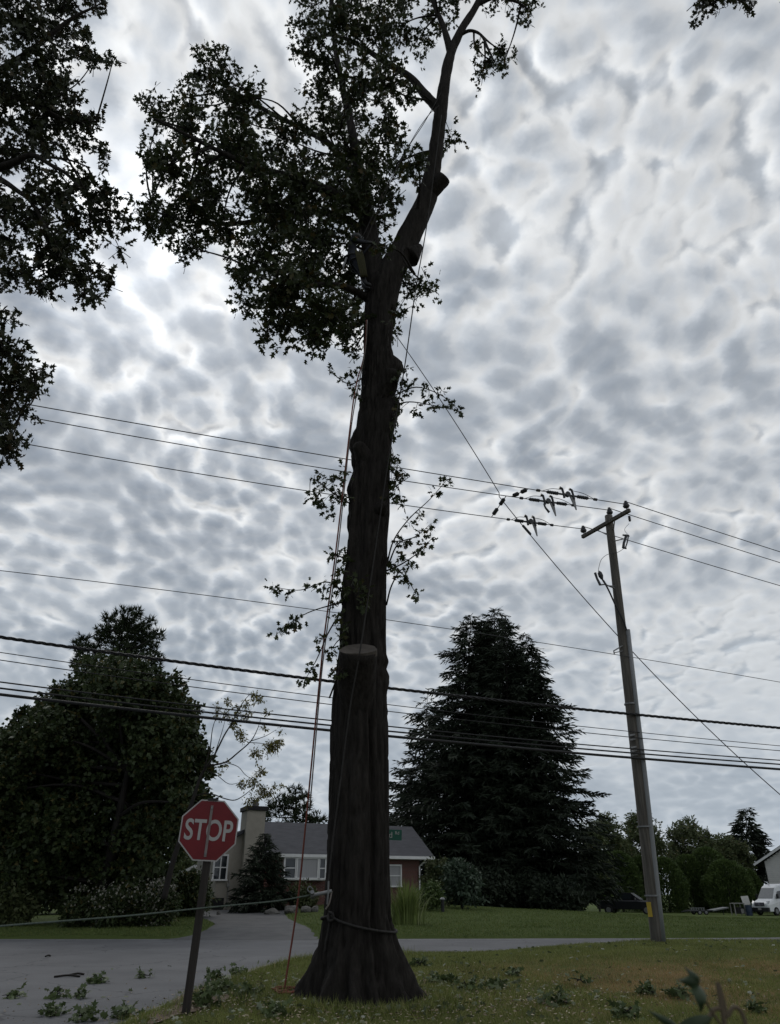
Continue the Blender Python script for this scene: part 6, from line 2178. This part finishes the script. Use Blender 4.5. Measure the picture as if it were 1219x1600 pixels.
# loose sticks on the road
for i, (px, py, l_, lab) in enumerate([(105, 1526, .5, 'short dark stick lying on the road left of the cuttings'), (120, 1523, .3, 'bent stub of twig beside the short stick on the road'), (75, 1494, .18, 'tiny dark scrap far out on the road')]):
    p = PG(px, py, -.085)
    a = R(8 + 30 * i)
    d = np.array((math.cos(a), math.sin(a), 0)) * l_ / 2
    tag(MB().tube(catmull([p - d, p + np.array((0, .02, .02)), p + d], 4), [.02] * 9, 7).build('stick', M['bark_far'], loc=tuple(p)), lab, 'stick')

# ------------------------------------------------------------------ grass
rg = np.random.default_rng(55)


def grass(n, x0, x1, y0, y1, h, w, name, m, lab, dens=None):
    x = rg.uniform(x0, x1, n)
    y = y0 + (y1 - y0) * rg.random(n) ** 1.25
    half = (y * CP * 0 + (y * CP - .6) / F * 640)
    k_ = (np.abs(x) < half + .6) & (sdpoly(x, y, ROAD) > .03) & (sdpoly(x, y, DRIVE) > .03)
    k_ &= (np.hypot(x - cs_[1], y - TY) > .55) & (sdpoly(x, y, np.array(soil_p)) > -.02 + .08 * rg.random(n))
    if dens is not None:
        k_ &= rg.random(n) < dens(x, y)
    x, y = x[k_], y[k_]
    z = ground(x, y) - .005
    nn = len(x)
    cl = .7 + .6 * (vnoise(np.stack((x * 1.7, y * 1.7, 0 * x), 1), 8) > .1) * rg.random(nn)
    ax = np.stack((rg.normal(size=nn) * .45, rg.normal(size=nn) * .45, np.ones(nn)), 1)
    lm = MB()
    scatter(lm, np.stack((x, y, z), 1), ax, h * rg.uniform(.45, 1.2, nn) * cl, NEE_V, NEE_F, 0, 0, w * 8 * rg.uniform(.7, 1.3, nn), rg)
    o = lm.build(name, M[m], kind='stuff')
    return tag(o, lab, 'grass')


def drymask(x, y):
    v = vnoise(np.stack((x * .45, y * .45, 0 * x), 1), 14)
    return np.clip(sm(-.45, .15, v) * sm(.5, 4, x) * (1 - sm(16.5, 21, y)), 0, 1)


grass(330000, -4, 14, 9.6, 24, .075, .010, 'lawn_grass', 'blade', 'short green lawn grass on the near corner lawn', lambda x, y: 1 - .88 * drymask(x, y))
grass(200000, -1, 14, 9.6, 22, .06, .010, 'dry_grass', 'dryblade', 'dry brownish grass patches on the right of the near lawn', drymask)
grass(160000, -16, 24, 31, 52, .10, .022, 'verge_grass', 'farblade', 'short green grass on the far lawn across the road', lambda x, y: np.where(y < 36, 1, .6))
# tufts and weeds along the kerb and round the roots
n = 5200
a = rg.random(n) * 2 * math.pi
r_ = .95 + np.abs(rg.normal(size=n)) * .35
tx, ty = cs_[1] + np.cos(a) * r_ * 1.15, TY + np.sin(a) * r_ * .95
kk = rg.integers(0, len(kerb_path), n // 2)
tx = np.concatenate((tx, kerb_path[kk, 0] + .22 + np.abs(rg.normal(size=n // 2)) * .15))
ty = np.concatenate((ty, kerb_path[kk, 1] + rg.normal(size=n // 2) * .12))
k = (sdpoly(tx, ty, ROAD) > .12) & (ty > 9.5)
tx, ty = tx[k], ty[k]
lm = MB()
nn = len(tx)
scatter(lm, np.stack((tx, ty, ground(tx, ty)), 1), np.stack((rg.normal(size=nn) * .5, rg.normal(size=nn) * .5, np.ones(nn)), 1), rg.uniform(.08, .20, nn), NEE_V, NEE_F, 0, 0, .10, rg)
o = lm.build('kerb_grass', M['blade'], kind='stuff')
tag(o, 'longer grass tufts along the kerb and round the trunk roots', 'grass')

# ------------------------------------------------------------------ blurred weed close to the lens
wp = np.array((.36, .86, gz(.36, .86)))
wdp = thing('weed', 'out-of-focus leafy weed close to the camera at the lower right', 'plant', tuple(wp))
WYd = .86


def big_leaf(a, b, wpx, Y, bendz=.0, name='leaf', tip=.0):
    """lance leaf from pixel a to pixel b"""
    A_, B_ = P(a[0], a[1], Y), P(b[0], b[1], Y + tip)
    d = B_ - A_
    sd_ = unit(np.cross(d, (0, 1, 0)))
    w = wpx / 2 * mpp(a[1], Y)
    u = np.linspace(0, 1, 9)
    prof_ = np.sin(np.clip(u, 0, 1) ** .7 * math.pi) ** 1.25
    mbl_ = MB()
    cen = A_ + d * u[:, None] + np.array((0, -.01, bendz)) * np.sin(u * math.pi)[:, None]
    L_ = cen + sd_ * (prof_ * w)[:, None] + np.array((0, .006, 0))
    R_ = cen - sd_ * (prof_ * w)[:, None] + np.array((0, .006, 0))
    v = np.concatenate((L_, cen, R_))
    mbl_.add(v, [(k_, k_ + 1, 10 + k_, 9 + k_) for k_ in range(8)] + [(9 + k_, 10 + k_, 19 + k_, 18 + k_) for k_ in range(8)])
    return kid(mbl_, name, M['weedleaf'], wdp, smooth=True)


kid(MB().tube(catmull([wp, P(1150, 1700, WYd) * .5 + wp * .5, P(1140, 1640, WYd), P(1137, 1585, WYd)], 6), np.linspace(.004, .0018, 19), 8), 'stem', M['weedstem'], wdp)
kid(MB().tube(catmull([P(1138, 1590, WYd), P(1128, 1577, WYd), P(1115, 1578, WYd), P(1105, 1595, WYd), P(1085, 1612, WYd)], 5), .0022, 7), 'leaf_stalk', M['weedstem'], wdp)
kid(MB().tube(catmull([P(1138, 1588, WYd), P(1146, 1574, WYd), P(1158, 1580, WYd), P(1166, 1602, WYd)], 5), .002, 7), 'leaf_stalk', M['weedstem'], wdp)
kid(MB().tube(catmull([P(1140, 1620, WYd), P(1112, 1580, WYd - .02), P(1095, 1550, WYd - .03), P(1090, 1535, WYd - .03)], 5), .0012, 6), 'leaf_stalk', M['weedstem'], wdp)
big_leaf((1096, 1534), (1060, 1532), 19, WYd - .03)
big_leaf((1093, 1542), (1072, 1511), 15, WYd - .03)
big_leaf((1086, 1532), (1097, 1582), 22, WYd - .03, tip=-.02)
big_leaf((1050, 1640), (1120, 1586), 34, WYd, .004)
big_leaf((1065, 1612), (1012, 1578), 13, WYd)
big_leaf((1160, 1640), (1215, 1600), 24, WYd + .03)
